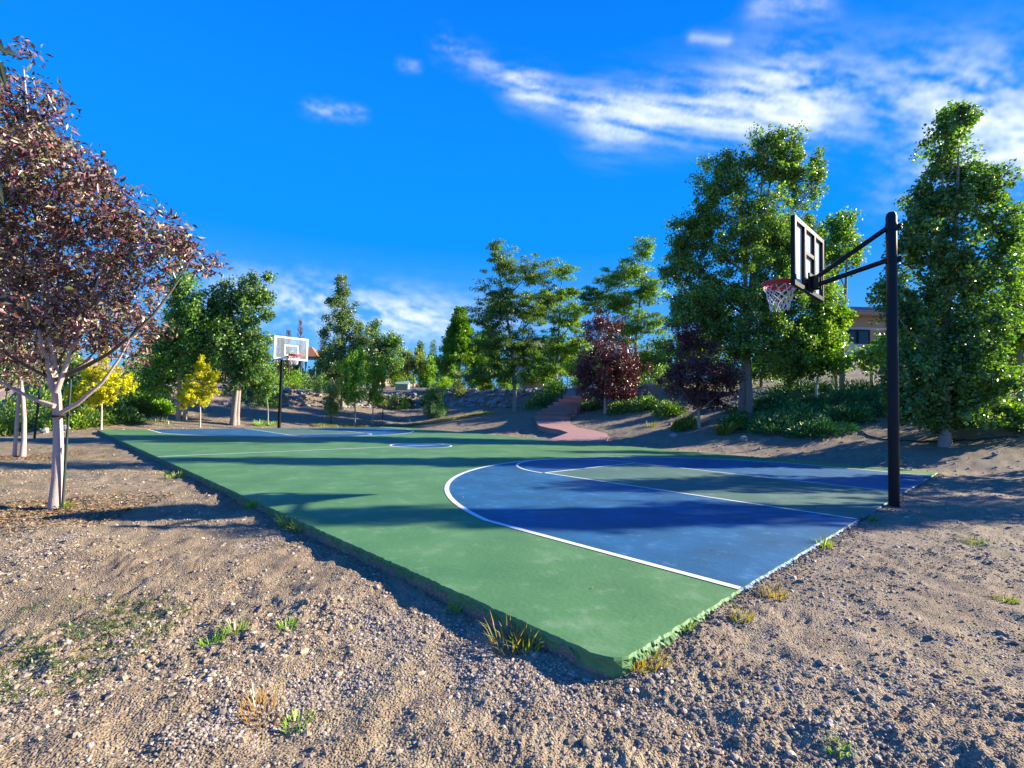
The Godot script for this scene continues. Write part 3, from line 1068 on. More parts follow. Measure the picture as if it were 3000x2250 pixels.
func build_hoops() -> void:
	# near hoop, seen from behind: local frame at the pole foot, +x along the board, court towards -z
	var foot := Vector3(6.09, terr(6.09, -0.10), 0.10)
	var o := thing("basketball_hoop", "black pole basketball hoop seen from behind with white backboard panels", "basketball hoop", foot)
	var h0 := foot.y
	var pm := MB.new()
	pm.tube([Vector3(0, -0.1, 0), Vector3(0, 3.74 - h0, 0), Vector3(0, 3.78 - h0, 0), Vector3(0, 3.80 - h0, 0), Vector3(0, 3.808 - h0, 0)], [0.062, 0.062, 0.054, 0.034, 0.005], 24)
	part("pole", pm, M.black, o)
	var ub := 0.84 + 0.10
	for y in [3.60, 3.17]:
		var cm := MB.new()
		cm.tube([Vector3(0, y - h0 - 0.045, 0), Vector3(0, y - h0 + 0.045, 0)], [0.070, 0.070], 24)
		cm.box(Vector3(0.02, y - h0, 0.085), Vector3(0.02, 0, 0), Vector3(0, 0.035, 0), Vector3(0, 0, 0.018))
		var cl := part("clamp", cm, M.black, o)
		for s in [-1, 1]:
			var bm := MB.new()
			bm.tube([Vector3(0.02, y - h0 + 0.02 * s, 0.1), Vector3(0.02, y - h0 + 0.02 * s, 0.114)], [0.011, 0.011], 6)
			part("bolt", bm, M.steel, cl)
	var a1 := MB.new()
	a1.tube([Vector3(-0.02, 3.59 - h0, -0.05), Vector3(-0.14, 3.02 - h0, -ub + 0.06)], [0.032, 0.032], 12)
	part("upper_arm", a1, M.black, o)
	var a2 := MB.new()
	a2.tube([Vector3(-0.02, 3.165 - h0, -0.05), Vector3(-0.14, 2.93 - h0, -ub + 0.06)], [0.032, 0.032], 12)
	part("lower_arm", a2, M.black, o)
	var mp := MB.new()
	mp.box(Vector3(-0.12, 2.99 - h0, -ub + 0.05), Vector3(0.16, 0, 0), Vector3(0, 0.11, 0), Vector3(0, 0, 0.012))
	for s in [-1, 1]: mp.box(Vector3(-0.12 + 0.06 * s, 2.98 - h0, -ub + 0.10), Vector3(0.008, 0, 0), Vector3(0, 0.09, 0), Vector3(0, 0, 0.05))
	part("mounting_bracket", mp, M.black, o)
	var bx := -0.11
	var w := 0.685
	var lo := 2.84 - h0
	var hi := 3.78 - h0
	var fm := MB.new()
	var t := 0.03
	for s in [[bx - w + t, (lo + hi) / 2, t, (hi - lo) / 2], [bx + w - t, (lo + hi) / 2, t, (hi - lo) / 2]]:
		fm.box(Vector3(s[0], s[1], -ub), Vector3(s[2], 0, 0), Vector3(0, s[3], 0), Vector3(0, 0, 0.028))
	for y in [lo + t, hi - t]: fm.box(Vector3(bx, y, -ub), Vector3(w - 2 * t - 0.001, 0, 0), Vector3(0, t, 0), Vector3(0, 0, 0.026))
	part("board_frame", fm, M.black, o)
	for s in [-1, 1]:
		var um := MB.new()
		um.box(Vector3(bx + s * 0.23, (lo + hi) / 2, -ub + 0.004), Vector3(0.032, 0, 0), Vector3(0, (hi - lo) / 2 - 2 * t - 0.001, 0), Vector3(0, 0, 0.024))
		part("upright", um, M.black, o)
	for y in [0.55, 0.10]:
		var cm2 := MB.new()
		cm2.box(Vector3(bx, lo + y, -ub + 0.002), Vector3(0.197, 0, 0), Vector3(0, 0.026, 0), Vector3(0, 0, 0.022))
		part("crossbar", cm2, M.black, o)
	var bd := MB.new()
	bd.box(Vector3(bx, (lo + hi) / 2, -ub - 0.02), Vector3(w - 0.004, 0, 0), Vector3(0, (hi - lo) / 2 - 0.004, 0), Vector3(0, 0, 0.006))
	part("backboard", bd, M.panel, o)
	for p in [[-0.23, 0.7], [-0.23, 0.16], [0.23, 0.55], [-0.05, 0.16]]:
		var bb := MB.new()
		bb.tube([Vector3(bx + p[0], lo + p[1], -ub + 0.02), Vector3(bx + p[0], lo + p[1], -ub + 0.034)], [0.014, 0.014], 8)
		part("bolt", bb, M.steel, o)
	add_rim(o, Vector3(bx, 3.05 - h0, -ub), -1.0)
	# far hoop: clear board with a white border, faces the camera
	var ff := Vector3(6.02, terr(6.02, L + 0.15), -(L + 0.15))
	var q := thing("basketball_hoop", "black pole basketball hoop with clear white bordered backboard facing the court", "basketball hoop", ff)
	h0 = ff.y
	var p2 := MB.new()
	p2.tube([Vector3(0, -0.1, 0), Vector3(0, 3.86 - h0, 0), Vector3(0, 3.92 - h0, 0)], [0.068, 0.068, 0.03], 20)
	part("pole", p2, M.black, q)
	ub = 0.84 + 0.15
	for y in [[3.68, 3.02], [3.19, 2.93]]:
		var a3 := MB.new()
		a3.tube([Vector3(0, y[0] - h0, 0.05), Vector3(0.0, y[1] - h0, ub - 0.06)], [0.032, 0.032], 10)
		part("arm", a3, M.black, q)
	lo = 2.86 - h0
	hi = 3.80 - h0
	var g := MB.new()
	g.box(Vector3(0, (lo + hi) / 2, ub), Vector3(0.685, 0, 0), Vector3(0, (hi - lo) / 2, 0), Vector3(0, 0, 0.005))
	part("backboard", g, M.glass, q)
	var bf := MB.new()
	frame_strip(bf, Vector3(0, (lo + hi) / 2, ub + 0.008), 0.69, (hi - lo) / 2 + 0.005, 0.075, 0.006)
	part("white_border", bf, M.white, q)
	var bs := MB.new()
	frame_strip(bs, Vector3(0, lo + 0.39, ub + 0.009), 0.29, 0.225, 0.055, 0.004)
	part("target_square", bs, M.white, q)
	add_rim(q, Vector3(0, 3.05 - h0, ub), 1.0)

func frame_strip(m: MB, c: Vector3, w: float, h: float, t: float, th: float) -> void:
	for s in [-1, 1]:
		m.box(c + Vector3(s * (w - t / 2), 0, 0), Vector3(t / 2, 0, 0), Vector3(0, h, 0), Vector3(0, 0, th))
		m.box(c + Vector3(0, s * (h - t / 2), 0), Vector3(w - t - 0.001, 0, 0), Vector3(0, t / 2, 0), Vector3(0, 0, th))

func add_rim(o: Node3D, at: Vector3, s: float) -> void:
	var c := at + Vector3(0, 0, s * (0.15 + 0.228))
	var rm := rim_mesh(0.228)
	rm.box(at + Vector3(0, -0.012, s * 0.08) - c, Vector3(0.075, 0, 0), Vector3(0, 0.012, 0), Vector3(0, 0, 0.08))
	rm.box(at + Vector3(0, -0.05, s * 0.02) - c, Vector3(0.085, 0, 0), Vector3(0, 0.06, 0), Vector3(0, 0, 0.008))
	for e in [-1, 1]: rm.tube([at + Vector3(e * 0.06, -0.09, s * 0.03) - c, at + Vector3(e * 0.10, -0.02, s * 0.19) - c], [0.01, 0.01], 6)
	var r := part("rim", rm, M.red, o)
	r.position = c
	var n := part("net", net_mesh(0.225), M.net, o)
	n.position = c + Vector3(0, -0.045, 0)

# palettes (linear base colours)
var GREEN := [Color(0.129, 0.258, 0.099), Color(0.167, 0.310, 0.106), Color(0.250, 0.385, 0.113), Color(0.099, 0.220, 0.118)]
var BRIGHT := [Color(0.252, 0.459, 0.058), Color(0.344, 0.551, 0.058), Color(0.184, 0.367, 0.058)]
var LOCUST := [Color(0.132, 0.236, 0.069), Color(0.190, 0.305, 0.075), Color(0.247, 0.368, 0.081)]
var YELLOW := [Color(0.74, 0.66, 0.016), Color(0.66, 0.62, 0.02), Color(0.50, 0.54, 0.03), Color(0.78, 0.64, 0.013)]
var PURPLE := [Color(0.125, 0.055, 0.070), Color(0.19, 0.085, 0.105), Color(0.085, 0.045, 0.055), Color(0.17, 0.135, 0.09), Color(0.15, 0.185, 0.085), Color(0.30, 0.17, 0.20), Color(0.29, 0.27, 0.19)]
var DARKPLUM := [Color(0.104, 0.034, 0.045), Color(0.160, 0.053, 0.064), Color(0.066, 0.027, 0.037), Color(0.206, 0.085, 0.075)]
var PINE := [Color(0.101, 0.245, 0.101), Color(0.144, 0.315, 0.101), Color(0.216, 0.372, 0.115)]
var JUNIPER := [Color(0.043, 0.151, 0.065), Color(0.076, 0.216, 0.065), Color(0.130, 0.302, 0.065)]
var OLIVE := [Color(0.242, 0.310, 0.081), Color(0.351, 0.405, 0.095), Color(0.163, 0.270, 0.095)]
var STRAW := [Color(0.42, 0.33, 0.14), Color(0.30, 0.27, 0.08), Color(0.20, 0.24, 0.06)]

func put(called: String, label: String, at: Vector3, s: Dictionary, group := "") -> Node3D:
	var o := thing(called, label, "tree", at, group)
	tree(o, s)
	var q := to_px(at)
	print(called, " base px ", q.round(), " z ", snappedf(depth(at), 0.1))
	return o

func build_trees() -> void:
	# the row of purple leaved trees along the left sideline
	var p1 := ground_hit(160, 1490)
	var lobesA := [[60, 700, 330, 340], [210, 880, 250, 190], [330, 700, 190, 170], [-160, 560, 300, 320], [20, 420, 190, 260], [180, 540, 200, 190], [450, 690, 140, 120], [-60, 950, 280, 170], [575, 750, 75, 70], [300, 960, 150, 100], [50, 320, 150, 190], [300, 560, 110, 110]]
	var t1 := put("purple_leaf_tree", "purple leaf tree with pale trunk, green stake and black strap in bark mulch", p1,
		{"lobes": lobesA, "r": 0.054, "leaf": [0.085, 0.030], "pal": PURPLE, "lmat": M.purple, "bark": M.palebark, "twig": M.darkbark, "clump": 0.15, "dens": 0.38, "per": 17, "fork": 0.30, "limbs": 0.15})
	# limbs that leave the trunk low, as the photograph shows
	var z1 := depth(p1)
	for s in [[[168, 1215], [230, 1180], [300, 1120], [350, 1050], [385, 985], 0.026], [[160, 1190], [100, 1170], [40, 1140], [-60, 1080], [-160, 1000], 0.026], [[165, 1150], [190, 1080], [230, 980], [270, 880], [300, 780], 0.03], [[155, 1150], [140, 1060], [110, 960], [70, 850], [20, 720], 0.03]]:
		var pts := []
		var rad := []
		for k in 5:
			pts.append(at_depth(s[k][0], s[k][1], z1) - p1)
			rad.append(lerpf(s[5], 0.007, k / 4.0))
		var m := MB.new()
		m.tube(pts, rad, 8)
		part("limb", m, M.palebark, t1)
	# the leaves nearest the eye, one by one
	var lm := []
	for c in [Color(0.13, 0.035, 0.05), Color(0.19, 0.07, 0.09), Color(0.10, 0.11, 0.035), Color(0.16, 0.10, 0.06)]:
		var m := MB.new()
		for k in 4:
			m.leaf(Vector3.ZERO, Vector3.BACK, Vector3.UP, 1.0, 0.33, c)
		lm.append(m.mesh())
	for k in 220:
		var lb = lobesA[rng.randi() % 8]
		var a := rng.randf() * TAU
		var rr := sqrt(rng.randf()) * 0.9
		var q := at_depth(lb[0] + cos(a) * lb[2] * rr, lb[1] + sin(a) * lb[3] * rr, z1 - lb[2] * z1 / F * (sqrt(1.0 - rr * rr) * 0.9)) - p1
		var l := part("leaf", lm[rng.randi() % 4], M.purple, t1)
		l.position = q
		var d := (rnd_dir() + Vector3(0, -0.5, 0)).normalized()
		l.basis = Basis.looking_at(-d, rnd_dir()).scaled(Vector3.ONE * rng.randf_range(0.075, 0.115))
	var p2 := ground_hit(66, 1338)
	put("purple_leaf_tree", "purple leaf tree with slim pinkish trunk behind the strapped one", p2,
		{"lobes": [[30, 900, 200, 190], [-60, 760, 180, 190], [120, 1010, 110, 90], [40, 1080, 110, 60]], "r": 0.044, "leaf": [0.09, 0.034], "pal": PURPLE, "lmat": M.purple, "bark": M.palebark, "twig": M.darkbark, "clump": 0.24, "dens": 0.7, "per": 20, "fork": 0.35})
	# the next tree of the row stands beside the camera, only a few leaves of it reach into view
	var p3 := Vector3(-3.9, terr(-3.9, 0.1), -0.1)
	var t3 := thing("purple_leaf_tree", "purple leaf tree of which only large greenish leaf tips reach into view", "tree", p3)
	var trk := MB.new()
	trk.tube([Vector3(0, -0.1, 0), Vector3(0.02, 1.0, 0), Vector3(-0.03, 2.0, 0.02), Vector3(0, 3.2, 0)], [0.08, 0.065, 0.05, 0.01], 10)
	part("trunk", trk, M.palebark, t3)
	var cr3 := MB.new()
	for k in 900:
		var d := rnd_dir()
		var q := Vector3(-0.5, 2.7, 0.2) + Vector3(d.x * 1.1, d.y * 1.2, d.z * 1.1) * pow(rng.randf(), 0.4)
		var dr := (rnd_dir() + Vector3.DOWN * 0.5).normalized()
		cr3.leaf(q, dr, (rnd_dir() + Vector3.UP).normalized(), 0.09, 0.032, pick(PURPLE, 1.0))
	part("crown", cr3, M.purple, t3)
	for s in [[[-30, 110], 60, 0.095, 55.0], [[-5, 175], 75, 0.10, 28.0], [[-35, 230], 40, 0.1, 20.0], [[-20, 520], 35, 0.10, 35.0], [[-45, 540], 20, 0.1, 15.0], [[-5, 150], 110, 0.075, 80.0]]:
		var m := MB.new()
		var z := 1.55
		var p: Vector3 = at_depth(s[0][0], s[0][1], z) - p3
		var ang: float = deg_to_rad(s[3])
		var d := (B.x * sin(ang) * 0.8 - B.y * cos(ang) + B.z * 0.2).normalized()
		m.leaf(p, d, (B.z + B.y * 0.6 + B.x * 0.3).normalized(), s[2], 0.034, Color(0.13, 0.15, 0.05))
		m.tube([p, p + Vector3(-0.12, 0.05, 0.12)], [0.002, 0.003], 4)
		for k in m.v.size() - m.c.size(): m.c.append(Color(0.13, 0.15, 0.05))
		part("leaf", m, M.purple, t3)
	for s in [[-45, 130], [-60, 480]]:
		var tw := MB.new()
		var e := at_depth(s[0], s[1], 1.55) - p3
		tw.tube([Vector3(0, 1.6 if s[1] > 300 else 2.0, 0), e * 0.5 + Vector3(0, 0.9, 0), e], [0.02, 0.012, 0.004], 6)
		part("branch", tw, M.palebark, t3)

	# yellow saplings beyond the far baseline
	put("yellow_leaf_sapling", "small golden yellow tree between the shrubs past the court corner", spot_u(302, 22.0),
		{"lobes": [[290, 1150, 70, 45], [312, 1040, 22, 42], [225, 1150, 34, 26], [370, 1125, 22, 34], [265, 1090, 34, 40], [315, 1095, 40, 40]], "r": 0.035, "leaf": [0.085, 0.06], "pal": YELLOW, "clump": 0.11, "dens": 0.36, "per": 15, "fork": 0.35, "bark": M.palebark})
	put("yellow_leaf_sapling", "slim golden yellow tree standing before the green trees", spot_u(590, 21.9),
		{"lobes": [[588, 1160, 50, 40], [598, 1095, 30, 45], [556, 1130, 26, 44], [625, 1120, 20, 56], [586, 1062, 13, 30], [545, 1175, 26, 22]], "r": 0.03, "leaf": [0.085, 0.06], "pal": YELLOW, "clump": 0.11, "dens": 0.40, "per": 15, "fork": 0.3, "bark": M.palebark})
	put("green_tree", "leafy green tree with paired trunks behind the slim yellow tree", spot_u(535, 24.0),
		{"lobes": [[500, 1010, 85, 150], [570, 930, 75, 120], [545, 850, 50, 70], [470, 1110, 60, 60], [590, 1060, 60, 100]], "r": 0.09, "stems": 2, "leaf": [0.13, 0.10], "pal": BRIGHT + GREEN, "clump": 0.3, "dens": 0.75, "per": 22})
	put("green_tree", "tall dense green tree with several trunks beside the far hoop", spot_u(690, 22.7),
		{"lobes": [[690, 960, 85, 130], [730, 860, 55, 75], [650, 900, 55, 90], [770, 900, 30, 60], [785, 810, 16, 26], [690, 1090, 75, 80], [750, 1030, 50, 90], [620, 960, 40, 90]], "r": 0.09, "stems": 3, "leaf": [0.125, 0.095], "pal": GREEN + [Color(0.10, 0.17, 0.03)], "clump": 0.28, "dens": 0.85, "per": 22})
	put("green_sapling", "thin green sapling at the foot of the bank just left of far hoop pole", spot_u(787, 22.6),
		{"lobes": [[783, 1120, 42, 55], [775, 1080, 22, 30]], "r": 0.03, "leaf": [0.10, 0.07], "pal": BRIGHT + GREEN, "clump": 0.2, "dens": 0.7, "per": 16})
	put("poplar_tree", "tall pointed poplar with ragged spire behind the small pines", spot_u(1003, 27.0),
		{"lobes": [[1000, 1060, 75, 110], [1005, 940, 50, 80], [1000, 860, 28, 60], [1000, 812, 9, 26], [965, 880, 12, 22], [1050, 960, 22, 26], [950, 980, 18, 30], [1060, 1000, 40, 50]], "r": 0.10, "leaf": [0.12, 0.09], "pal": [Color(0.17, 0.27, 0.11), Color(0.23, 0.33, 0.14), Color(0.12, 0.22, 0.08)], "clump": 0.26, "dens": 0.75, "per": 20})
	put("ash_tree", "young light green ash tree on a slim trunk before the poplar", spot_u(1042, 22.4),
		{"lobes": [[1038, 1110, 50, 70], [1040, 1060, 32, 45], [1030, 1160, 45, 30]], "r": 0.04, "leaf": [0.12, 0.05], "pal": BRIGHT, "clump": 0.22, "dens": 0.8, "per": 20, "style": "up", "bark": M.palebark})
	put("ash_tree", "young yellowing ash tree on a slim trunk next to the light green one", spot_u(1094, 22.4),
		{"lobes": [[1100, 1120, 36, 60], [1095, 1165, 30, 24], [1110, 1085, 22, 36]], "r": 0.035, "leaf": [0.12, 0.05], "pal": BRIGHT + [Color(0.42, 0.36, 0.02), Color(0.30, 0.30, 0.02)], "clump": 0.2, "dens": 0.8, "per": 20, "style": "up", "bark": M.palebark})
	put("dark_green_tree", "broad dark green tree with two tops behind the yellowing ash", spot_u(1120, 33.0),
		{"lobes": [[1110, 1030, 50, 70], [1095, 965, 20, 34], [1155, 1000, 34, 36], [1140, 1060, 45, 60]], "r": 0.1, "leaf": [0.16, 0.12], "pal": GREEN, "clump": 0.36, "dens": 0.9, "per": 20})
	put("upright_tree", "vase shaped olive green tree on the terrace by the utility box", spot_u(1208, 36.0),
		{"lobes": [[1195, 1070, 34, 45], [1228, 1060, 26, 50], [1180, 1045, 18, 30]], "r": 0.06, "leaf": [0.2, 0.06], "pal": OLIVE, "clump": 0.3, "dens": 0.9, "per": 20, "style": "up"})
	put("conifer_tree", "distant narrow conifer with pointed top above the olive tree", spot_u(1231, 54.0), {"lobes": [[1230, 1060, 20, 70]], "r": 0.14, "leaf": [0.3, 0.07], "pal": PINE, "clump": 0.4, "dens": 1.6, "per": 26, "style": "cone", "lmat": M.needle})
	put("conifer_tree", "distant grey green conifer with bare lower trunk nearer the conical maple", spot_u(1268, 58.0), {"lobes": [[1267, 1060, 24, 65]], "r": 0.15, "leaf": [0.3, 0.07], "pal": PINE, "clump": 0.45, "dens": 1.2, "per": 24, "style": "cone", "lmat": M.needle})
	put("green_sapling", "bright lime green young tree on the terrace below the conifers", spot_u(1266, 35.0), {"lobes": [[1265, 1090, 30, 50]], "r": 0.04, "leaf": [0.16, 0.07], "pal": BRIGHT, "clump": 0.3, "dens": 0.9, "per": 20, "style": "up"})
	put("conical_tree", "conical bright green tree with a pointed top left of the open feathery tree", spot_u(1342, 28.0),
		{"lobes": [[1345, 1010, 95, 125], [1400, 1060, 50, 90]], "r": 0.1, "leaf": [0.15, 0.10], "pal": [Color(0.12, 0.27, 0.05), Color(0.18, 0.34, 0.05), Color(0.22, 0.38, 0.06)], "clump": 0.3, "dens": 1.5, "per": 22, "style": "cone"})
	# pines
	put("small_pine", "small round pine at the court edge before the conical tree", spot_u(1278, 22.6), {"lobes": [[1277, 1200, 42, 34], [1275, 1155, 32, 34]], "r": 0.05, "leaf": [0.14, 0.022], "pal": PINE, "clump": 0.2, "dens": 1.1, "per": 34, "style": "needle", "lmat": M.needle, "bark": M.darkbark})
	put("small_pine", "small upright pine with brownish tips below the poplar", spot_u(972, 22.7), {"lobes": [[972, 1190, 30, 45], [968, 1145, 16, 26]], "r": 0.045, "leaf": [0.14, 0.022], "pal": OLIVE + PINE, "clump": 0.2, "dens": 1.0, "per": 30, "style": "needle", "lmat": M.needle, "bark": M.darkbark})
	put("small_pine", "loose little pine on the slope behind the yellowing ash", spot_u(1122, 24.0), {"lobes": [[1120, 1175, 32, 24]], "r": 0.04, "leaf": [0.15, 0.022], "pal": OLIVE, "clump": 0.2, "dens": 0.9, "per": 28, "style": "needle", "lmat": M.needle, "bark": M.darkbark})
	put("small_pine", "yellowish small pine halfway up the bank below the rock wall", spot_u(1345, 25.5), {"lobes": [[1345, 1140, 26, 28], [1342, 1105, 14, 20]], "r": 0.04, "leaf": [0.15, 0.022], "pal": OLIVE, "clump": 0.2, "dens": 1.0, "per": 28, "style": "needle", "lmat": M.needle, "bark": M.darkbark})
	# feathery open trees
	var q1 := spot_v(1509, 17.6)
	put("honey_locust_tree", "tall open feathery tree with layered branches on the bank left of the steps", q1,
		{"lobes": [[1480, 780, 60, 60], [1445, 725, 28, 26], [1470, 880, 100, 70], [1560, 800, 70, 50], [1430, 930, 70, 50], [1530, 920, 100, 70], [1600, 880, 50, 60], [1450, 1010, 90, 50], [1540, 1020, 90, 60], [1470, 1090, 90, 45], [1400, 1100, 60, 40]], "r": 0.11, "leaf": [0.17, 0.055], "pal": LOCUST, "clump": 0.25, "dens": 0.42, "per": 24, "style": "layer", "limbs": 0.6, "fork": 0.16, "bark": M.bark})
	put("honey_locust_tree", "open feathery tree with a forked bare top behind the rock wall by the steps", spot_v(1626, 22.0),
		{"lobes": [[1650, 790, 34, 36], [1680, 850, 26, 26], [1625, 870, 50, 40], [1650, 940, 60, 50], [1690, 920, 34, 50], [1620, 1010, 70, 50], [1680, 1010, 50, 50], [1610, 1080, 60, 36]], "r": 0.1, "leaf": [0.2, 0.065], "pal": LOCUST + BRIGHT, "clump": 0.26, "dens": 0.42, "per": 24, "style": "layer", "limbs": 0.6, "fork": 0.2})
	put("honey_locust_tree", "open feathery tree rising behind the reddish purple tree", spot_v(1862, 23.5),
		{"lobes": [[1885, 720, 30, 50], [1860, 790, 60, 46], [1800, 810, 60, 34], [1900, 850, 46, 60], [1830, 880, 80, 50], [1890, 950, 60, 50], [1820, 970, 70, 50], [1760, 890, 50, 40], [1900, 1050, 60, 60], [1730, 860, 40, 40]], "r": 0.1, "leaf": [0.2, 0.065], "pal": LOCUST + BRIGHT, "clump": 0.26, "dens": 0.42, "per": 24, "style": "layer", "limbs": 0.6, "fork": 0.25})
	# plum trees on the bank
	put("purple_plum_tree", "rounded reddish purple plum tree beside the pink steps", spot_v(1774, 17.6),
		{"lobes": [[1775, 1060, 95, 90], [1760, 960, 70, 60], [1830, 1080, 70, 80], [1720, 1090, 55, 70], [1790, 1140, 95, 45]], "r": 0.07, "leaf": [0.11, 0.055], "pal": DARKPLUM + [Color(0.15, 0.055, 0.04)], "lmat": M.purple, "clump": 0.28, "dens": 0.85, "per": 26, "bark": M.palebark, "limbs": 0.5})
	put("purple_plum_tree", "dark blackish purple plum tree before the tall cottonwood trunks", spot_v(2048, 15.2),
		{"lobes": [[2050, 1080, 95, 85], [2030, 1000, 70, 50], [2110, 1110, 55, 70], [1985, 1110, 65, 65], [2060, 1170, 85, 40]], "r": 0.06, "leaf": [0.09, 0.045], "pal": DARKPLUM, "lmat": M.purple, "clump": 0.23, "dens": 0.85, "per": 26, "bark": M.palebark, "limbs": 0.5})
	# cottonwoods
	put("cottonwood_tree", "massive green cottonwood with three pale trunks beside the dark plum", spot_v(2188, 17.2),
		{"lobes": [[2230, 470, 70, 100], [2160, 500, 50, 80], [2275, 430, 45, 60], [2095, 560, 65, 100], [2310, 500, 70, 110], [2390, 520, 34, 90], [2020, 720, 75, 130], [1975, 780, 40, 90], [2180, 700, 130, 150], [2300, 720, 110, 130], [2080, 870, 120, 110], [2230, 900, 140, 110], [2360, 700, 70, 150], [2000, 920, 60, 80], [2280, 1010, 110, 75], [2330, 1090, 60, 50], [2150, 1010, 90, 60], [2400, 860, 60, 90], [2300, 860, 90, 90], [2390, 980, 60, 70], [2100, 960, 80, 70], [2060, 640, 60, 90]],
		"r": 0.13, "stems": 3, "leaf": [0.10, 0.088], "pal": GREEN + [Color(0.26, 0.40, 0.06), Color(0.30, 0.40, 0.06)], "clump": 0.27, "dens": 0.74, "per": 28, "fork": 0.25})
	put("cottonwood_tree", "smaller round topped cottonwood behind the near backboard arm", spot_v(2470, 20.5),
		{"lobes": [[2470, 680, 60, 80], [2430, 760, 60, 90], [2500, 740, 40, 70], [2420, 860, 60, 70]], "r": 0.1, "leaf": [0.12, 0.105], "pal": GREEN + BRIGHT, "clump": 0.32, "dens": 0.72, "per": 24, "fork": 0.3})
	put("maple_tree", "yellow green young maple on a white trunk above the spreading juniper", spot_v(2393, 19.0),
		{"lobes": [[2400, 980, 90, 70], [2380, 1050, 85, 50], [2450, 930, 55, 50], [2340, 960, 50, 50]], "r": 0.05, "leaf": [0.13, 0.115], "pal": BRIGHT + [Color(0.22, 0.29, 0.02)], "clump": 0.28, "dens": 0.8, "per": 24, "bark": M.white, "fork": 0.3})
	put("cottonwood_tree", "two topped green cottonwood with a low skirt of leaves behind the near pole", spot_v(2768, 14.9),
		{"lobes": [[2812, 345, 50, 65], [2785, 440, 70, 90], [2850, 520, 60, 80], [2720, 580, 70, 70], [2800, 600, 80, 110], [2910, 560, 70, 110], [2950, 690, 70, 110], [2660, 700, 75, 90], [2760, 760, 120, 120], [2880, 820, 120, 120], [2700, 920, 110, 110], [2820, 980, 130, 110], [2720, 1090, 120, 90], [2860, 1120, 130, 80], [2660, 1170, 70, 70], [2780, 1220, 130, 45], [2610, 860, 45, 80], [2940, 1210, 60, 50], [2650, 1110, 60, 100], [2720, 1190, 90, 65], [2840, 1190, 110, 65], [2770, 1080, 120, 90]],
		"r": 0.11, "stems": 2, "leaf": [0.10, 0.09], "pal": GREEN + [Color(0.08, 0.22, 0.11), Color(0.22, 0.36, 0.06)], "clump": 0.23, "dens": 0.66, "per": 26, "fork": 0.08})
	put("maple_tree", "bright yellow green tree on the bank beyond the two topped cottonwood", spot_v(2990, 18.5),
		{"lobes": [[3000, 900, 80, 70], [2970, 980, 60, 60], [3060, 980, 80, 90], [3040, 820, 60, 60]], "r": 0.06, "leaf": [0.13, 0.115], "pal": BRIGHT + [Color(0.25, 0.30, 0.02)], "clump": 0.28, "dens": 0.8, "per": 24, "fork": 0.3})
	put("purple_plum_tree", "purple plum crown showing past the two topped cottonwood", spot_v(3010, 21.5),
		{"lobes": [[3010, 740, 40, 50], [3060, 790, 60, 70]], "r": 0.06, "leaf": [0.11, 0.055], "pal": DARKPLUM + PURPLE, "lmat": M.purple, "clump": 0.28, "dens": 0.9, "per": 24})
	# trees right of the frame whose shadows cross the court
	for k in 2:
		var at: Vector3 = [Vector3(15.0, 0, 6.35), Vector3(15.4, 0, 4.05)][k]
		at.y = terr(at.x, -at.z)
		var o := thing("cottonwood_tree", ["tall slender cottonwood on the bank whose long shadow crosses the blue paint", "short bushy cottonwood on the bank that shades the key"][k], "tree", at, "cottonwoods shading the near end")
		var lb := []
		for j in 10:
			var y := lerpf([2.2, 1.2][k], [7.1, 4.9][k], j / 9.0)
			var rr: float = [0.85, 1.4][k] * lerpf(1.0, 0.45, j / 9.0)
			lb.append([Vector3(rng.randf_range(-0.3, 0.3), y, rng.randf_range(-0.3, 0.3)), rr])
		side_tree(o, lb, [7.6, 5.6][k])

func side_tree(o: Node3D, lobes: Array, h: float) -> void:
	var m := MB.new()
	m.tube([Vector3(0, -0.1, 0), Vector3(0.05, h * 0.3, 0), Vector3(-0.05, h * 0.6, 0.05), Vector3(0, h, 0)], [0.14, 0.10, 0.06, 0.01], 10)
	part("trunk", m, M.bark, o)
	var cr := MB.new()
	for lb in lobes:
		for k in 36:
			var p: Vector3 = lb[0] + rnd_dir() * float(lb[1]) * pow(rng.randf(), 0.4)
			for q in 22:
				var dr := (rnd_dir() + Vector3.DOWN * 0.4).normalized()
				cr.leaf(p + rnd_dir() * 0.26 * pow(rng.randf(), 0.5), dr, (rnd_dir() + Vector3.UP * 0.4).normalized(), 0.11, 0.1, pick(GREEN, 1.0))
	part("crown", cr, M.leaf, o)

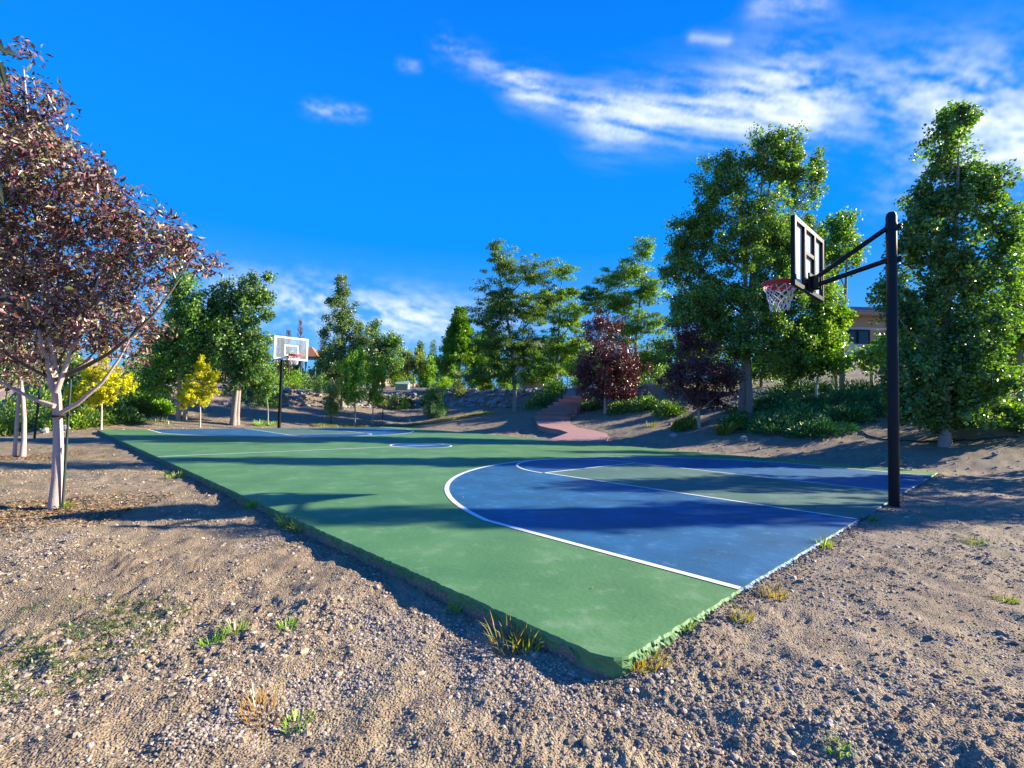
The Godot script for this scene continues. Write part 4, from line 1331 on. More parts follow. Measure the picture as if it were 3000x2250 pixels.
func build_shrubs() -> void:
	# spreading junipers on the right bank
	var jun := "dark spreading juniper"
	for s in [[2260, 15.6, 1.0, 0.45, "low spreading juniper next to the ornamental grass"], [2340, 16.6, 1.2, 0.5, "spreading juniper mid bank below the white trunked maple"], [2395, 15.3, 0.85, 0.45, "juniper whose tip hangs over the sandy slope by the hose"],
			[2290, 18.4, 1.1, 0.5, "juniper right behind the cottonwood trunks"], [2440, 18.6, 1.3, 0.6, "juniper between the white trunked maple and the house"], [2510, 20.4, 1.3, 0.6, "uppermost juniper below the house window"],
			[2580, 19.0, 1.1, 0.5, "juniper behind the near hoop pole"], [2930, 18.0, 1.5, 0.8, "large dark juniper behind the two topped cottonwood"], [3050, 17.0, 1.2, 0.6, "juniper beyond the bright yellow green tree"], [2210, 17.6, 0.9, 0.45, "juniper between the cottonwood trunks and the olive shrub"], [2480, 17.0, 0.8, 0.4, "small juniper on the bare sandy slope"], [2350, 21.0, 1.4, 0.7, "juniper uphill of the white trunked maple"], [2640, 18.0, 1.1, 0.6, "juniper left of the two topped cottonwood trunk"]]:
		shrub("juniper_shrub", s[4], spot_v(s[0], s[1]), s[2], s[3], JUNIPER, [0.13, 0.03], 2.6, M.needle, "junipers on the right bank", true)
	# leafy shrubs
	for s in [[1580, 18.6, 0.75, 0.75, GREEN, "round dark shrub left of the pink steps"], [1625, 19.6, 0.6, 0.65, BRIGHT, "brighter green shrub touching the head of the steps"],
			[1730, 18.4, 0.55, 0.4, GREEN, "low shrub under the reddish plum by the steps"], [1825, 17.8, 0.75, 0.55, GREEN + OLIVE, "leafy shrub at the foot of the reddish plum"], [1890, 18.0, 0.7, 0.6, GREEN, "dark shrub between the two plum trees"], [1960, 17.0, 0.6, 0.5, GREEN, "shrub behind the dark plum's left side"],
			[2010, 15.2, 0.42, 0.3, OLIVE, "small olive shrub at the dark plum trunk"], [2160, 15.5, 0.5, 0.36, OLIVE + JUNIPER, "olive shrub right behind the ornamental grass"], [1700, 21.5, 0.8, 0.8, BRIGHT, "bright shrub above the steps"], [1930, 20.5, 0.9, 0.9, BRIGHT + GREEN, "tall shrub up the bank behind the plums"]]:
		shrub("leafy_shrub", s[5], spot_v(s[0], s[1]), s[2], s[3], s[4], [0.09, 0.055], 1.5)
	for s in [[1172, 27.5, 0.9, 0.8, [Color(0.03, 0.085, 0.05), Color(0.045, 0.11, 0.06)], "blue green shrub beside the terrace rocks"], [1262, 27.5, 0.8, 0.6, [Color(0.04, 0.10, 0.06), Color(0.06, 0.13, 0.07)], "pale blue green shrub on the rock wall"],
			[940, 29.5, 1.0, 1.0, GREEN, "dark shrub below the play tower"], [860, 33.0, 1.1, 1.1, BRIGHT, "yellow green shrub left of the play tower"], [1410, 27.0, 0.9, 0.7, GREEN, "dark shrub under the feathery tree"], [1300, 31.0, 0.9, 0.8, BRIGHT, "bright shrub above the rock wall"], [1480, 30.5, 1.0, 1.0, BRIGHT, "light shrub on the terrace behind the feathery tree"],
			[770, 28.0, 1.1, 0.9, GREEN, "dark shrub on the bank behind the far pole"]]:
		shrub("leafy_shrub", s[5], spot_u(s[0], s[1]), s[2], s[3], s[4], [0.13, 0.07], 1.4)
	# left end: shrubs where the ground falls away, each with its own place
	for s in [[30, 24.5, 1.3, 1.3, BRIGHT + OLIVE, "yellow green shrub behind the slim pinkish trunk"], [-40, 23.5, 1.0, 1.0, OLIVE, "olive shrub beside the slim pinkish trunk"], [120, 25.0, 1.3, 1.2, GREEN, "dark green shrub behind the strapped trunk"],
			[215, 23.0, 0.8, 0.55, OLIVE + BRIGHT, "low rounded shrub left of the small golden tree"], [265, 23.2, 0.85, 0.7, GREEN + OLIVE, "bushy shrub at the small golden tree's foot"], [345, 23.4, 0.75, 0.6, GREEN, "dark shrub right of the small golden tree"], [255, 26.5, 1.2, 1.3, GREEN, "taller dark shrub behind the small golden tree"],
			[405, 25.0, 0.65, 0.6, [Color(0.12, 0.17, 0.05), Color(0.16, 0.20, 0.06)], "pale grassy shrub on the slope left of the paired trunks"], [440, 27.5, 1.0, 0.8, BRIGHT, "light green shrub higher on the slope"], [350, 28.0, 1.2, 1.0, OLIVE, "olive shrub on the far slope"], [400, 31.0, 1.5, 1.2, GREEN, "dark green shrub on the slope crest"], [470, 25.5, 0.5, 0.45, BRIGHT, "small lime shrub beside the paired trunks"], [170, 27.0, 1.3, 1.6, GREEN + BRIGHT, "tall mixed shrub between the two purple leaf trunks"]]:
		shrub("slope_shrub", s[5], spot_u(s[0], s[1]), s[2], s[3], s[4], [0.12, 0.06], 1.5)
	# background wood behind the terrace and the left slope
	for s in [[-120, 42.0, 1060, 90, GREEN, "dark tree far past the slim pinkish trunk"], [20, 44.0, 1040, 100, GREEN, "dark leafy tree in the gap behind the olive shrub"], [150, 46.0, 1050, 90, OLIVE + GREEN, "olive tree between the two purple leaf trunks"], [415, 44.0, 1090, 50, GREEN, "low dark tree under the distant hill"], [480, 40.0, 1050, 90, BRIGHT + GREEN, "light green tree behind the paired trunks"],
			[640, 40.0, 1010, 100, GREEN, "dark tree filling the gap between paired trunks and far hoop tree"], [745, 42.0, 1050, 70, OLIVE + GREEN, "olive tree behind the thin sapling"], [840, 46.0, 1080, 55, BRIGHT + GREEN, "green tree left of the play tower roof"], [960, 44.0, 1060, 60, GREEN, "dark tree right of the play tower"], [1060, 44.0, 1070, 60, GREEN, "pointed dark tree behind the poplar's right side", 1], [1150, 44.0, 1085, 50, OLIVE + GREEN, "pointed olive tree behind the utility box", 1], [1180, 50.0, 1085, 40, BRIGHT + OLIVE, "yellow green tree behind the vase shaped one"],
			[1240, 46.0, 1100, 40, BRIGHT, "pointed lime tree below the narrow conifer", 1], [1310, 44.0, 1080, 60, BRIGHT, "pointed lime green tree left of the conical tree", 1], [1425, 42.0, 1020, 80, GREEN + BRIGHT, "pointed tree between the conical and feathery trees", 1], [1500, 46.0, 1080, 50, BRIGHT, "bright tree behind the feathery tree's trunk"], [1570, 40.0, 1080, 55, BRIGHT + GREEN, "bright tree beside the cream house"], [1660, 40.0, 1060, 60, GREEN + BRIGHT, "green tree above the steps"]]:
		var at := spot_u(s[0], s[1])
		var ps: float = s[3]
		put("background_tree", s[5], at, {"lobes": [[s[0], s[2], ps * 0.75, ps * 0.7], [s[0] + ps * 0.4, s[2] + ps * 0.4, ps * 0.6, ps * 0.5], [s[0] - ps * 0.4, s[2] + ps * 0.45, ps * 0.6, ps * 0.5], [s[0] + ps * 0.2, s[2] - ps * 0.5, ps * 0.35, ps * 0.5]], "r": 0.1, "leaf": [0.24, 0.17], "pal": s[4], "clump": 0.45, "dens": 0.7, "per": 20} if s.size() < 7 else {"lobes": [[s[0], s[2], ps * 0.55, ps * 1.1], [s[0] + ps * 0.3, s[2] + ps * 0.3, ps * 0.5, ps * 0.8]], "r": 0.1, "leaf": [0.26, 0.09], "pal": s[4], "clump": 0.36, "dens": 1.2, "per": 20, "style": "cone"}, "trees behind the terrace")
	for s in [[1720, 26.0, 1040, 80, BRIGHT, "lime tree behind the reddish plum's left"], [1800, 25.0, 1080, 70, GREEN + BRIGHT, "leafy tree behind the reddish plum"], [1890, 24.0, 1080, 70, BRIGHT, "bright tree between the two plums"], [1960, 24.0, 1030, 80, BRIGHT + GREEN, "tree behind the dark plum's left side"], [2050, 25.0, 1000, 90, GREEN + BRIGHT, "tree behind the dark plum's crown"], [2140, 22.5, 1080, 60, BRIGHT + GREEN, "small tree behind the cottonwood trunks"], [2230, 24.0, 1060, 70, BRIGHT + GREEN, "tree right behind the massive cottonwood"], [2310, 24.0, 1040, 70, GREEN, "dark tree behind the white trunked maple"],
			[2450, 23.0, 1040, 40, BRIGHT, "low bright tree before the house window"], [2555, 22.0, 1030, 50, GREEN + BRIGHT, "tree before the house wall behind the pole"], [2640, 21.0, 1000, 80, GREEN + BRIGHT, "tree hiding the right of the house"], [2740, 22.0, 960, 90, GREEN, "tree behind the two topped cottonwood's left"], [2840, 23.0, 960, 100, BRIGHT + GREEN, "tree behind the two topped cottonwood's middle"], [2950, 23.0, 1000, 110, GREEN, "dark tree behind the bright yellow green one"]]:
		var at := spot_v(s[0], s[1])
		var ps: float = s[3]
		put("background_tree", s[5], at, {"lobes": [[s[0], s[2], ps * 0.8, ps * 0.7], [s[0] + ps * 0.4, s[2] + ps * 0.5, ps * 0.6, ps * 0.5], [s[0] - ps * 0.4, s[2] + ps * 0.5, ps * 0.6, ps * 0.5]], "r": 0.08, "leaf": [0.17, 0.13], "pal": s[4], "clump": 0.40, "dens": 0.7, "per": 20}, "trees up the right bank")
	# leafless reddish trees behind the far board
	for s in [[845, 40.0, 960, "twiggy bare tree seen through the clear backboard left of its square"], [880, 41.0, 930, "tallest twiggy bare tree rising above the clear backboard"], [815, 42.0, 975, "twiggy bare tree behind the clear backboard's left border"], [945, 43.0, 985, "twiggy bare tree beside the orange tower roof"]]:
		var at := spot_u(s[0], s[1])
		var o := thing("bare_tree", s[3], "tree", at, "bare trees behind the far hoop")
		var top := at_depth(s[0], s[2], depth(at)) - at
		var tk := MB.new()
		tk.tube([Vector3(0, -0.1, 0), top * 0.5, top], [0.08, 0.05, 0.01], 6)
		part("trunk", tk, M.darkbark, o)
		var tw := MB.new()
		for k in 150:
			var t := rng.randf_range(0.25, 0.95)
			var b := top * t
			var a := rng.randf() * TAU
			var ln := rng.randf_range(0.5, 1.5) * (1.15 - t)
			var e := b + Vector3(cos(a) * 0.55, 1.0, sin(a) * 0.55) * ln
			tw.tube([b, b.lerp(e, 0.5) + Vector3(cos(a), 0, sin(a)) * 0.08, e], [0.02, 0.014, 0.006], 4, false)
		part("twigs", tw, M.purpletwig if M.has("purpletwig") else M.darkbark, o)

func tower(at: Vector3) -> void:
	var o := thing("play_tower", "playground tower with orange pyramid roof and green posts behind the far hoop", "playground", at, "", atan2(CF.x, CF.z))
	var w := 0.62
	var k := 0
	for x in [-w, w]:
		for z in [-w, w]:
			var m := MB.new()
			m.tube([Vector3(x, -0.3, z), Vector3(x, 2.35, z)], [0.06, 0.06], 8)
			part("post", m, M.greenmetal, o)
	for x in [-1.9]:
		for z in [-w, w]:
			var m := MB.new()
			m.tube([Vector3(x, -0.3, z), Vector3(x, 1.5, z)], [0.06, 0.06], 8)
			part("post", m, M.greenmetal, o)
	var r := MB.new()
	var e := w + 0.28
	var apex := Vector3(0, 3.3, 0)
	for q in 4:
		var a0 := q * PI / 2 + PI / 4
		var p0 := Vector3(cos(a0) * e * 1.414, 2.42, sin(a0) * e * 1.414)
		var p1 := Vector3(cos(a0 + PI / 2) * e * 1.414, 2.42, sin(a0 + PI / 2) * e * 1.414)
		r.tri(p0, apex, p1)
	part("roof", r, M.orange, o)
	var f := MB.new()
	f.abox(Vector3(-e, 2.30, -e), Vector3(e, 2.415, e))
	part("eave", f, M.greenmetal, o)
	var d := MB.new()
	d.abox(Vector3(-1.9, 0.78, -w), Vector3(w, 0.86, w))
	part("platform", d, M.tan, o)
	var pn := MB.new()
	pn.abox(Vector3(-1.84, 0.0, -w - 0.02), Vector3(-0.68, 0.72, -w + 0.02))
	part("panel", pn, M.orange, o)
	for y in [1.0, 1.45]:
		var rl := MB.new()
		rl.tube([Vector3(-1.9, y, -w), Vector3(-w, y, -w)], [0.03, 0.03], 6)
		part("railing", rl, M.greenmetal, o)
	var sl := MB.new()
	sl.quad(Vector3(-1.9, 0.9, -0.3), Vector3(-3.6, 0.05, -0.3), Vector3(-3.6, 0.05, 0.3), Vector3(-1.9, 0.9, 0.3))
	sl.box(Vector3(-2.75, 0.55, -0.32), Vector3(0.85, -0.425, 0), Vector3(0.05, 0.1, 0), Vector3(0, 0, 0.02))
	sl.box(Vector3(-2.75, 0.55, 0.32), Vector3(0.85, -0.425, 0), Vector3(0.05, 0.1, 0), Vector3(0, 0, 0.02))
	part("slide", sl, M.orange, o)

func house_right() -> void:
	# a low house on top of the right bank; its eave and window show between the trees
	var z := 40.0
	var at := at_depth(2560, 1045, z)
	var g := terr(at.x, -at.z)
	var o := thing("house", "tan house with grey tiled hip roof above the right bank", "house", Vector3(at.x, g - 0.2, at.z), "", 0.0)
	var r := -CF.cross(Vector3.UP)
	r = CF.cross(Vector3.UP).normalized()
	var f := CF
	var px := z / F
	var P := func(x: float, y: float, d: float) -> Vector3: return at_depth(x, y, z) + f * d - o.position
	var lx := 2478.0
	var rx := 2730.0
	var base := P.call(lx, 1060, 0.0) as Vector3
	var wd := (rx - lx) * px
	var eave := (P.call(lx, 922, 0.0) as Vector3).y
	var lowy := minf(base.y - 1.0, -1.0)
	var wl := MB.new()
	wl.box(Vector3(base.x, (eave + lowy) / 2, base.z) + r * wd * 0.5 + f * 3.5, r * wd * 0.5, Vector3.UP * (eave - lowy) * 0.5, f * 3.5)
	part("wall", wl, M.tan, o)
	var fs := MB.new()
	fs.box(Vector3(base.x, eave + 0.02, base.z) + r * wd * 0.5 + f * 3.3, r * (wd * 0.5 + 0.5), Vector3.UP * 0.12, f * 4.3)
	part("fascia", fs, M.tan, o)
	var bd := MB.new()
	bd.box(Vector3(base.x, eave - 1.05, base.z) + r * wd * 0.5 - f * 0.03, r * wd * 0.5, Vector3.UP * 0.09, f * 0.03)
	part("trim_band", bd, M.cream, o)
	var rf := MB.new()
	var c := Vector3(base.x, eave + 0.15, base.z) + r * wd * 0.5 + f * 3.3
	var hx := r * (wd * 0.5 + 0.6)
	var hz := f * 4.4
	var rg := Vector3.UP * 1.25
	var a := c - hx - hz; var b := c + hx - hz; var d := c + hx + hz; var e := c - hx + hz
	var r0 := c + rg - hx * 0.35; var r1 := c + rg + hx * 0.35
	rf.quad(a, r0, r1, b); rf.quad(d, r1, r0, e); rf.tri(e, r0, a); rf.tri(b, r1, d)
	var roof := part("roof", rf, M.slate, o)
	for k in 9:
		var t := (k + 0.5) / 9.5
		var m := MB.new()
		var s0 := a.lerp(r0, t); var s1 := b.lerp(r1, t)
		m.box((s0 + s1) * 0.5 + Vector3.UP * 0.02, (s1 - s0) * 0.5, Vector3.UP * 0.02, f * 0.05)
		part("tile_course", m, M.slate, roof)
	for s in [[2484, 2508, 968, 1010], [2513, 2545, 968, 1010], [2600, 2640, 968, 1010]]:
		var p0 := P.call(s[0], s[2], 0.0) as Vector3
		var ww: float = (s[1] - s[0]) * px
		var hh: float = (s[3] - s[2]) * px
		var fr := MB.new()
		var ctr := p0 + r * ww * 0.5 - Vector3.UP * hh * 0.5 - f * 0.02
		for q in [-1, 1]:
			fr.box(ctr + r * (ww * 0.5 * q), r * 0.05, Vector3.UP * (hh * 0.5 + 0.05), f * 0.06)
			fr.box(ctr + Vector3.UP * (hh * 0.5 * q), r * (ww * 0.5 - 0.051), Vector3.UP * 0.05, f * 0.06)
		var w := part("window", fr, M.black, o)
		var gl := MB.new()
		gl.box(ctr, r * (ww * 0.5 - 0.05), Vector3.UP * (hh * 0.5 - 0.05), f * 0.03)
		part("pane", gl, M.window, w)
	var pw := MB.new()
	pw.box(P.call(2530, 1035, -1.5) as Vector3, r * 2.6, Vector3.UP * 0.5, f * 0.12)
	part("garden_wall", pw, M.cream, o)

func house_far(x0: float, x1: float, y0: float, y1: float, z: float, m: Material, label: String) -> void:
	var at := at_depth((x0 + x1) * 0.5, y1, z)
	var o := thing("house", label, "house", at)
	var px := z / F
	var wd := (x1 - x0) * px
	var hh := (y1 - y0) * px
	var r := CF.cross(Vector3.UP).normalized()
	var f := CF
	var wl := MB.new()
	wl.box(f * 3.0 + Vector3.UP * (hh * 0.5 - 1.5), r * wd * 0.5, Vector3.UP * (hh * 0.5 + 1.5), f * 3.0)
	part("wall", wl, m, o)
	var rf := MB.new()
	var c := Vector3.UP * hh + f * 3.0
	var hx := r * (wd * 0.5 + 0.4); var hz := f * 3.4; var rg := Vector3.UP * 1.0
	rf.quad(c - hx - hz, c - hx * 0.5 + rg, c + hx * 0.5 + rg, c + hx - hz); rf.quad(c + hx + hz, c + hx * 0.5 + rg, c - hx * 0.5 + rg, c - hx + hz)
	rf.tri(c - hx + hz, c - hx * 0.5 + rg, c - hx - hz); rf.tri(c + hx - hz, c + hx * 0.5 + rg, c + hx + hz)
	rf.quad(c - hx - hz, c + hx - hz, c + hx + hz, c - hx + hz)
	part("roof", rf, M.slate, o)
	for k in 3:
		var wn := MB.new()
		wn.box(r * wd * (k - 1) * 0.3 + Vector3.UP * hh * 0.55 - f * 0.02, r * wd * 0.09, Vector3.UP * hh * 0.22, f * 0.03)
		var w := part("window", wn, M.white, o)
		var pn := MB.new()
		pn.box(r * wd * (k - 1) * 0.3 + Vector3.UP * hh * 0.55 - f * 0.04, r * wd * 0.075, Vector3.UP * hh * 0.18, f * 0.02)
		part("pane", pn, M.window, w)

func build_far() -> void:
	tower(spot_u(905, 38.0) + Vector3(0, 0.0, 0))
	house_right()
	house_far(1500, 1640, 1010, 1090, 62.0, M.cream, "cream house half hidden behind the feathery trees")
	house_far(1020, 1090, 1000, 1070, 70.0, M.cream, "pale house glimpsed past the poplar")
	# pale green utility box on the terrace
	var up := spot_u(1178, 33.0)
	var o := thing("utility_box", "pale green utility box on the terrace beside blue green shrub", "utility box", up, "", atan2(CF.x, CF.z))
	var m := MB.new()
	m.abox(Vector3(-0.48, -0.1, -0.4), Vector3(0.48, 0.42, 0.4))
	part("cabinet", m, M.boxgreen, o)
	var l := MB.new()
	l.quad(Vector3(-0.52, 0.42, -0.44), Vector3(-0.5, 0.62, 0.1), Vector3(0.5, 0.62, 0.1), Vector3(0.52, 0.42, -0.44))
	l.quad(Vector3(0.52, 0.42, 0.44), Vector3(0.5, 0.62, 0.1), Vector3(-0.5, 0.62, 0.1), Vector3(-0.52, 0.42, 0.44))
	l.tri(Vector3(-0.52, 0.42, 0.44), Vector3(-0.5, 0.62, 0.1), Vector3(-0.52, 0.42, -0.44)); l.tri(Vector3(0.52, 0.42, -0.44), Vector3(0.5, 0.62, 0.1), Vector3(0.52, 0.42, 0.44))
	part("lid", l, M.boxgreen, o)
	# rock retaining walls
	var wf := thing("rock_wall", "long grey boulder wall along the top of the bank behind the far hoop", "rock wall", Vector3(6, terr(6, L + 7.6), -(L + 7.6)))
	for k in 270:
		var v := rng.randf_range(1.5, 20.0)
		var d := rng.randf_range(6.0, 7.9)
		var u := L + 0.8 + d
		if v > W + 0.6 + 6.5: continue
		var p := Vector3(v, terr(v, u) + 0.04, -u)
		rock_at(wf, p - wf.position, rng.randf_range(0.13, 0.30))
	var wr := thing("rock_wall", "grey boulder wall climbing beside the pink steps", "rock wall", Vector3(W + 7.6, terr(W + 7.6, 17.0), -17.0))
	for k in 280:
		var u := rng.randf_range(11.5, 28.0)
		var v := W + 0.6 + rng.randf_range(6.0, 7.9)
		var p := Vector3(v, terr(v, u) + 0.04, -u)
		if (p - step_top).length() < 2.2: continue
		rock_at(wr, p - wr.position, rng.randf_range(0.13, 0.30))
	var wb := thing("rock_wall", "rocky outcrop of grey stones on the slope below the white trunked maple", "rock wall", spot_v(2270, 19.5))
	for k in 70:
		var q := wb.position + Vector3(rng.randf_range(-1.6, 2.4), 0, rng.randf_range(-2.2, 2.2))
		q.y = terr(q.x, -q.z) + 0.04
		rock_at(wb, q - wb.position, rng.randf_range(0.1, 0.26))

func build_small() -> void:
	# stake and straps of the strapped tree
	var p1 := ground_hit(160, 1490)
	var sx := p1 + CR * 0.085
	sx.y = terr(sx.x, -sx.z)
	var sk := thing("tree_stake", "thin dark green stake tied against the strapped pale trunk", "stake", sx)
	var m := MB.new()
	m.tube([Vector3(0, -0.15, 0), Vector3(0, 1.42, 0)], [0.013, 0.013], 6)
	part("rod", m, M.darkgreen, sk)
	var tp := MB.new()
	for k in 3: tp.tube([Vector3(-0.014 + 0.01 * k, 0.66, -0.016), Vector3(0.016, 0.665 + 0.01 * k, -0.017)], [0.008, 0.008], 5)
	tp.tube([Vector3(0.0, 0.66, -0.018), Vector3(0.012, 0.58, -0.02)], [0.006, 0.004], 5)
	part("tape", tp, M.tape, sk)
	var ring := MB.new()
	var pts := []
	var rad := []
	for k in 25:
		var a := TAU * k / 24.0
		pts.append(Vector3(cos(a) * 0.073, 0.012 * cos(a), sin(a) * 0.073))
		rad.append(0.014)
	ring.tube(pts, rad, 6, false)
	ring.box(CR * 0.08 + Vector3.UP * 0.01, CR * 0.03, Vector3.UP * 0.012, CF * 0.02)
	solo("tree_strap", ring, M.rubber, p1 + Vector3(0, 1.02, 0), "black rubber strap buckled round the pale trunk", "strap")
	var p2 := ground_hit(66, 1338) - CR * 0.16
	p2.y = terr(p2.x, -p2.z)
	var s2 := MB.new()
	s2.tube([Vector3(0, -0.1, 0), Vector3(0, 1.5, 0)], [0.035, 0.03], 8)
	solo("tree_stake", s2, M.palebark, p2, "pale wooden stake beside the slim pinkish trunk", "stake")
	var s3 := MB.new()
	s3.tube([Vector3(0, -0.2, 0), Vector3(0.05, 1.6, 0)], [0.03, 0.03], 6)
	var p4 := ground_hit(100, 1285)
	solo("tree_stake", s3, M.darkgreen, p4, "leaning dark stake past the slim pinkish trunk", "stake")
	# black irrigation hose along the right bank
	var hp := []
	var hr := []
	var hx := [[2405, 1215], [2455, 1222], [2490, 1240], [2530, 1268], [2560, 1283], [2600, 1290], [2660, 1293], [2720, 1296], [2780, 1290], [2850, 1292], [2930, 1284], [2990, 1282]]
	for k in hx.size():
		var g := ground_hit(hx[k][0], hx[k][1])
		hp.append(g + Vector3(0, 0.02, 0))
		hr.append(0.017)
	var fine := []
	var fr := []
	for k in hp.size() - 1:
		for j in 6:
			var q: Vector3 = hp[k].cubic_interpolate(hp[k + 1], hp[maxi(k - 1, 0)], hp[mini(k + 2, hp.size() - 1)], j / 6.0)
			q.y = terr(q.x, -q.z) + 0.016
			fine.append(q); fr.append(0.016)
	var hm := MB.new()
	hm.tube(fine, fr, 6)
	solo("hose", hm, M.rubber, Vector3.ZERO, "black irrigation hose lying across the sandy right bank", "hose")
	# ornamental grass
	tuft("ornamental_grass", "arching clump of yellow green ornamental grass before the olive shrub", ground_hit(2121, 1272), 0.62, 0.22, 260, [Color(0.20, 0.26, 0.05), Color(0.30, 0.30, 0.08), Color(0.13, 0.19, 0.04)], "grass clump")
	tuft("ornamental_grass", "small grass clump left of the dark plum", ground_hit(1905, 1250), 0.3, 0.2, 80, [Color(0.12, 0.19, 0.05), Color(0.2, 0.24, 0.06)], "grass clump")
	tuft("ornamental_grass", "fresh green clump at the far hoop pole's foot", ground_hit(760, 1247), 0.35, 0.22, 120, BRIGHT, "grass clump")
	tuft("ornamental_grass", "second fresh green clump beside the thin sapling", ground_hit(796, 1247), 0.3, 0.2, 110, BRIGHT, "grass clump")
	# weeds along the slab
	var wd := [[1500, 1900, 0.16, 0.10, STRAW, "dry straw weed clump against the shaded slab edge"], [1545, 1905, 0.12, 0.06, BRIGHT + STRAW, "green and straw weed next to the dry clump"], [1865, 1945, 0.10, 0.09, [Color(0.28, 0.26, 0.05), Color(0.36, 0.24, 0.06)], "yellowish weed at the court's near corner"], [1910, 1935, 0.09, 0.07, [Color(0.26, 0.28, 0.05), Color(0.33, 0.25, 0.08)], "olive weed just past the near corner"],
			[2005, 1850, 0.08, 0.05, BRIGHT + STRAW, "small green weed along the near baseline"], [2170, 1810, 0.10, 0.06, STRAW, "straw weed below the white line end"], [2262, 1745, 0.11, 0.08, [Color(0.30, 0.25, 0.06), Color(0.4, 0.28, 0.1)], "golden weed beside the blue baseline"], [2410, 1600, 0.14, 0.07, STRAW + BRIGHT, "pale weed leaning on the blue baseline edge"], [2545, 1525, 0.12, 0.08, GREEN, "dark green weed near the hoop pole"],
			[735, 1490, 0.16, 0.07, BRIGHT, "bright weed sprouting from the shaded slab edge"], [848, 1545, 0.20, 0.07, BRIGHT, "leafy weed hanging beside the slab edge"], [875, 1560, 0.16, 0.06, BRIGHT + STRAW, "spindly weed under the slab edge"], [520, 1400, 0.14, 0.14, STRAW + BRIGHT, "dry weed patch at the slab edge by the centre line"], [190, 1488, 0.12, 0.07, [Color(0.20, 0.30, 0.02)], "lime weed at the strapped trunk's foot"],
			[1325, 1795, 0.08, 0.04, BRIGHT, "tiny sprout in the slab's shade"], [2850, 1588, 0.10, 0.10, [Color(0.2, 0.24, 0.05)], "single grass tuft on the right dirt"], [2945, 1760, 0.07, 0.06, [Color(0.2, 0.24, 0.05)], "small tuft at the right dirt's edge"], [690, 1855, 0.10, 0.05, BRIGHT + STRAW, "sprawling weed with a dry stalk on the left dirt"], [620, 1890, 0.07, 0.05, BRIGHT, "low sprig beside the sprawling weed"], [840, 1840, 0.07, 0.04, BRIGHT, "lone sprig on bare left dirt"],
			[480, 1390, 0.08, 0.10, STRAW, "straw tuft on the dirt left of the centre line"], [2460, 2205, 0.05, 0.04, BRIGHT, "tiny green seedling in the foreground gravel"], [870, 2130, 0.06, 0.05, BRIGHT, "green seedling between foreground pebbles"], [770, 2100, 0.10, 0.08, [Color(0.42, 0.25, 0.06), Color(0.35, 0.22, 0.08)], "orange dry weed among the pebbles"]]
	for s in wd: tuft("weed", s[5], ground_hit(s[0], s[1]), s[2], s[3], int(40 + s[3] * 500), s[4], "weed", "weeds on the bare ground")
	# single rocks
	for s in [[1973, 1283, 0.17, "grey boulder between the path and the dark plum"], [2178, 1292, 0.16, "pointed grey rock beside the ornamental grass"], [1867, 1235, 0.12, "rounded grey rock near the reddish plum"], [1962, 1246, 0.10, "pale rock left of the pair by the dark plum"], [1985, 1246, 0.10, "pale rock touching its neighbour by the dark plum"], [2225, 1317, 0.06, "small pale stone at the court's right sideline"], [2914, 1335, 0.08, "white stone under the two topped cottonwood"], [2772, 1358, 0.05, "small white stone past the court's right corner"], [1170, 1232, 0.2, "grey rock at the slim ash trunk"], [1200, 1236, 0.14, "smaller grey rock at the slim ash trunk"], [190, 1262, 0.22, "flat pale rock by the dark shrubs"], [130, 1268, 0.2, "pale rock behind the strapped trunk"]]:
		var q := ground_hit(s[0], s[1])
		var r := MeshInstance3D.new()
		r.name = numbered("rock")
		r.mesh = rocks[rng.randi() % rocks.size()]
		r.material_override = M.rock
		add_child(r)
		r.position = q + Vector3(0, s[2] * 0.35, 0)
		r.basis = Basis.from_euler(Vector3(0.1, rng.randf() * TAU, 0.1)).scaled(Vector3.ONE * s[2])
		tag(r, s[3], "rock", "loose rocks beside the court")
	scatter()

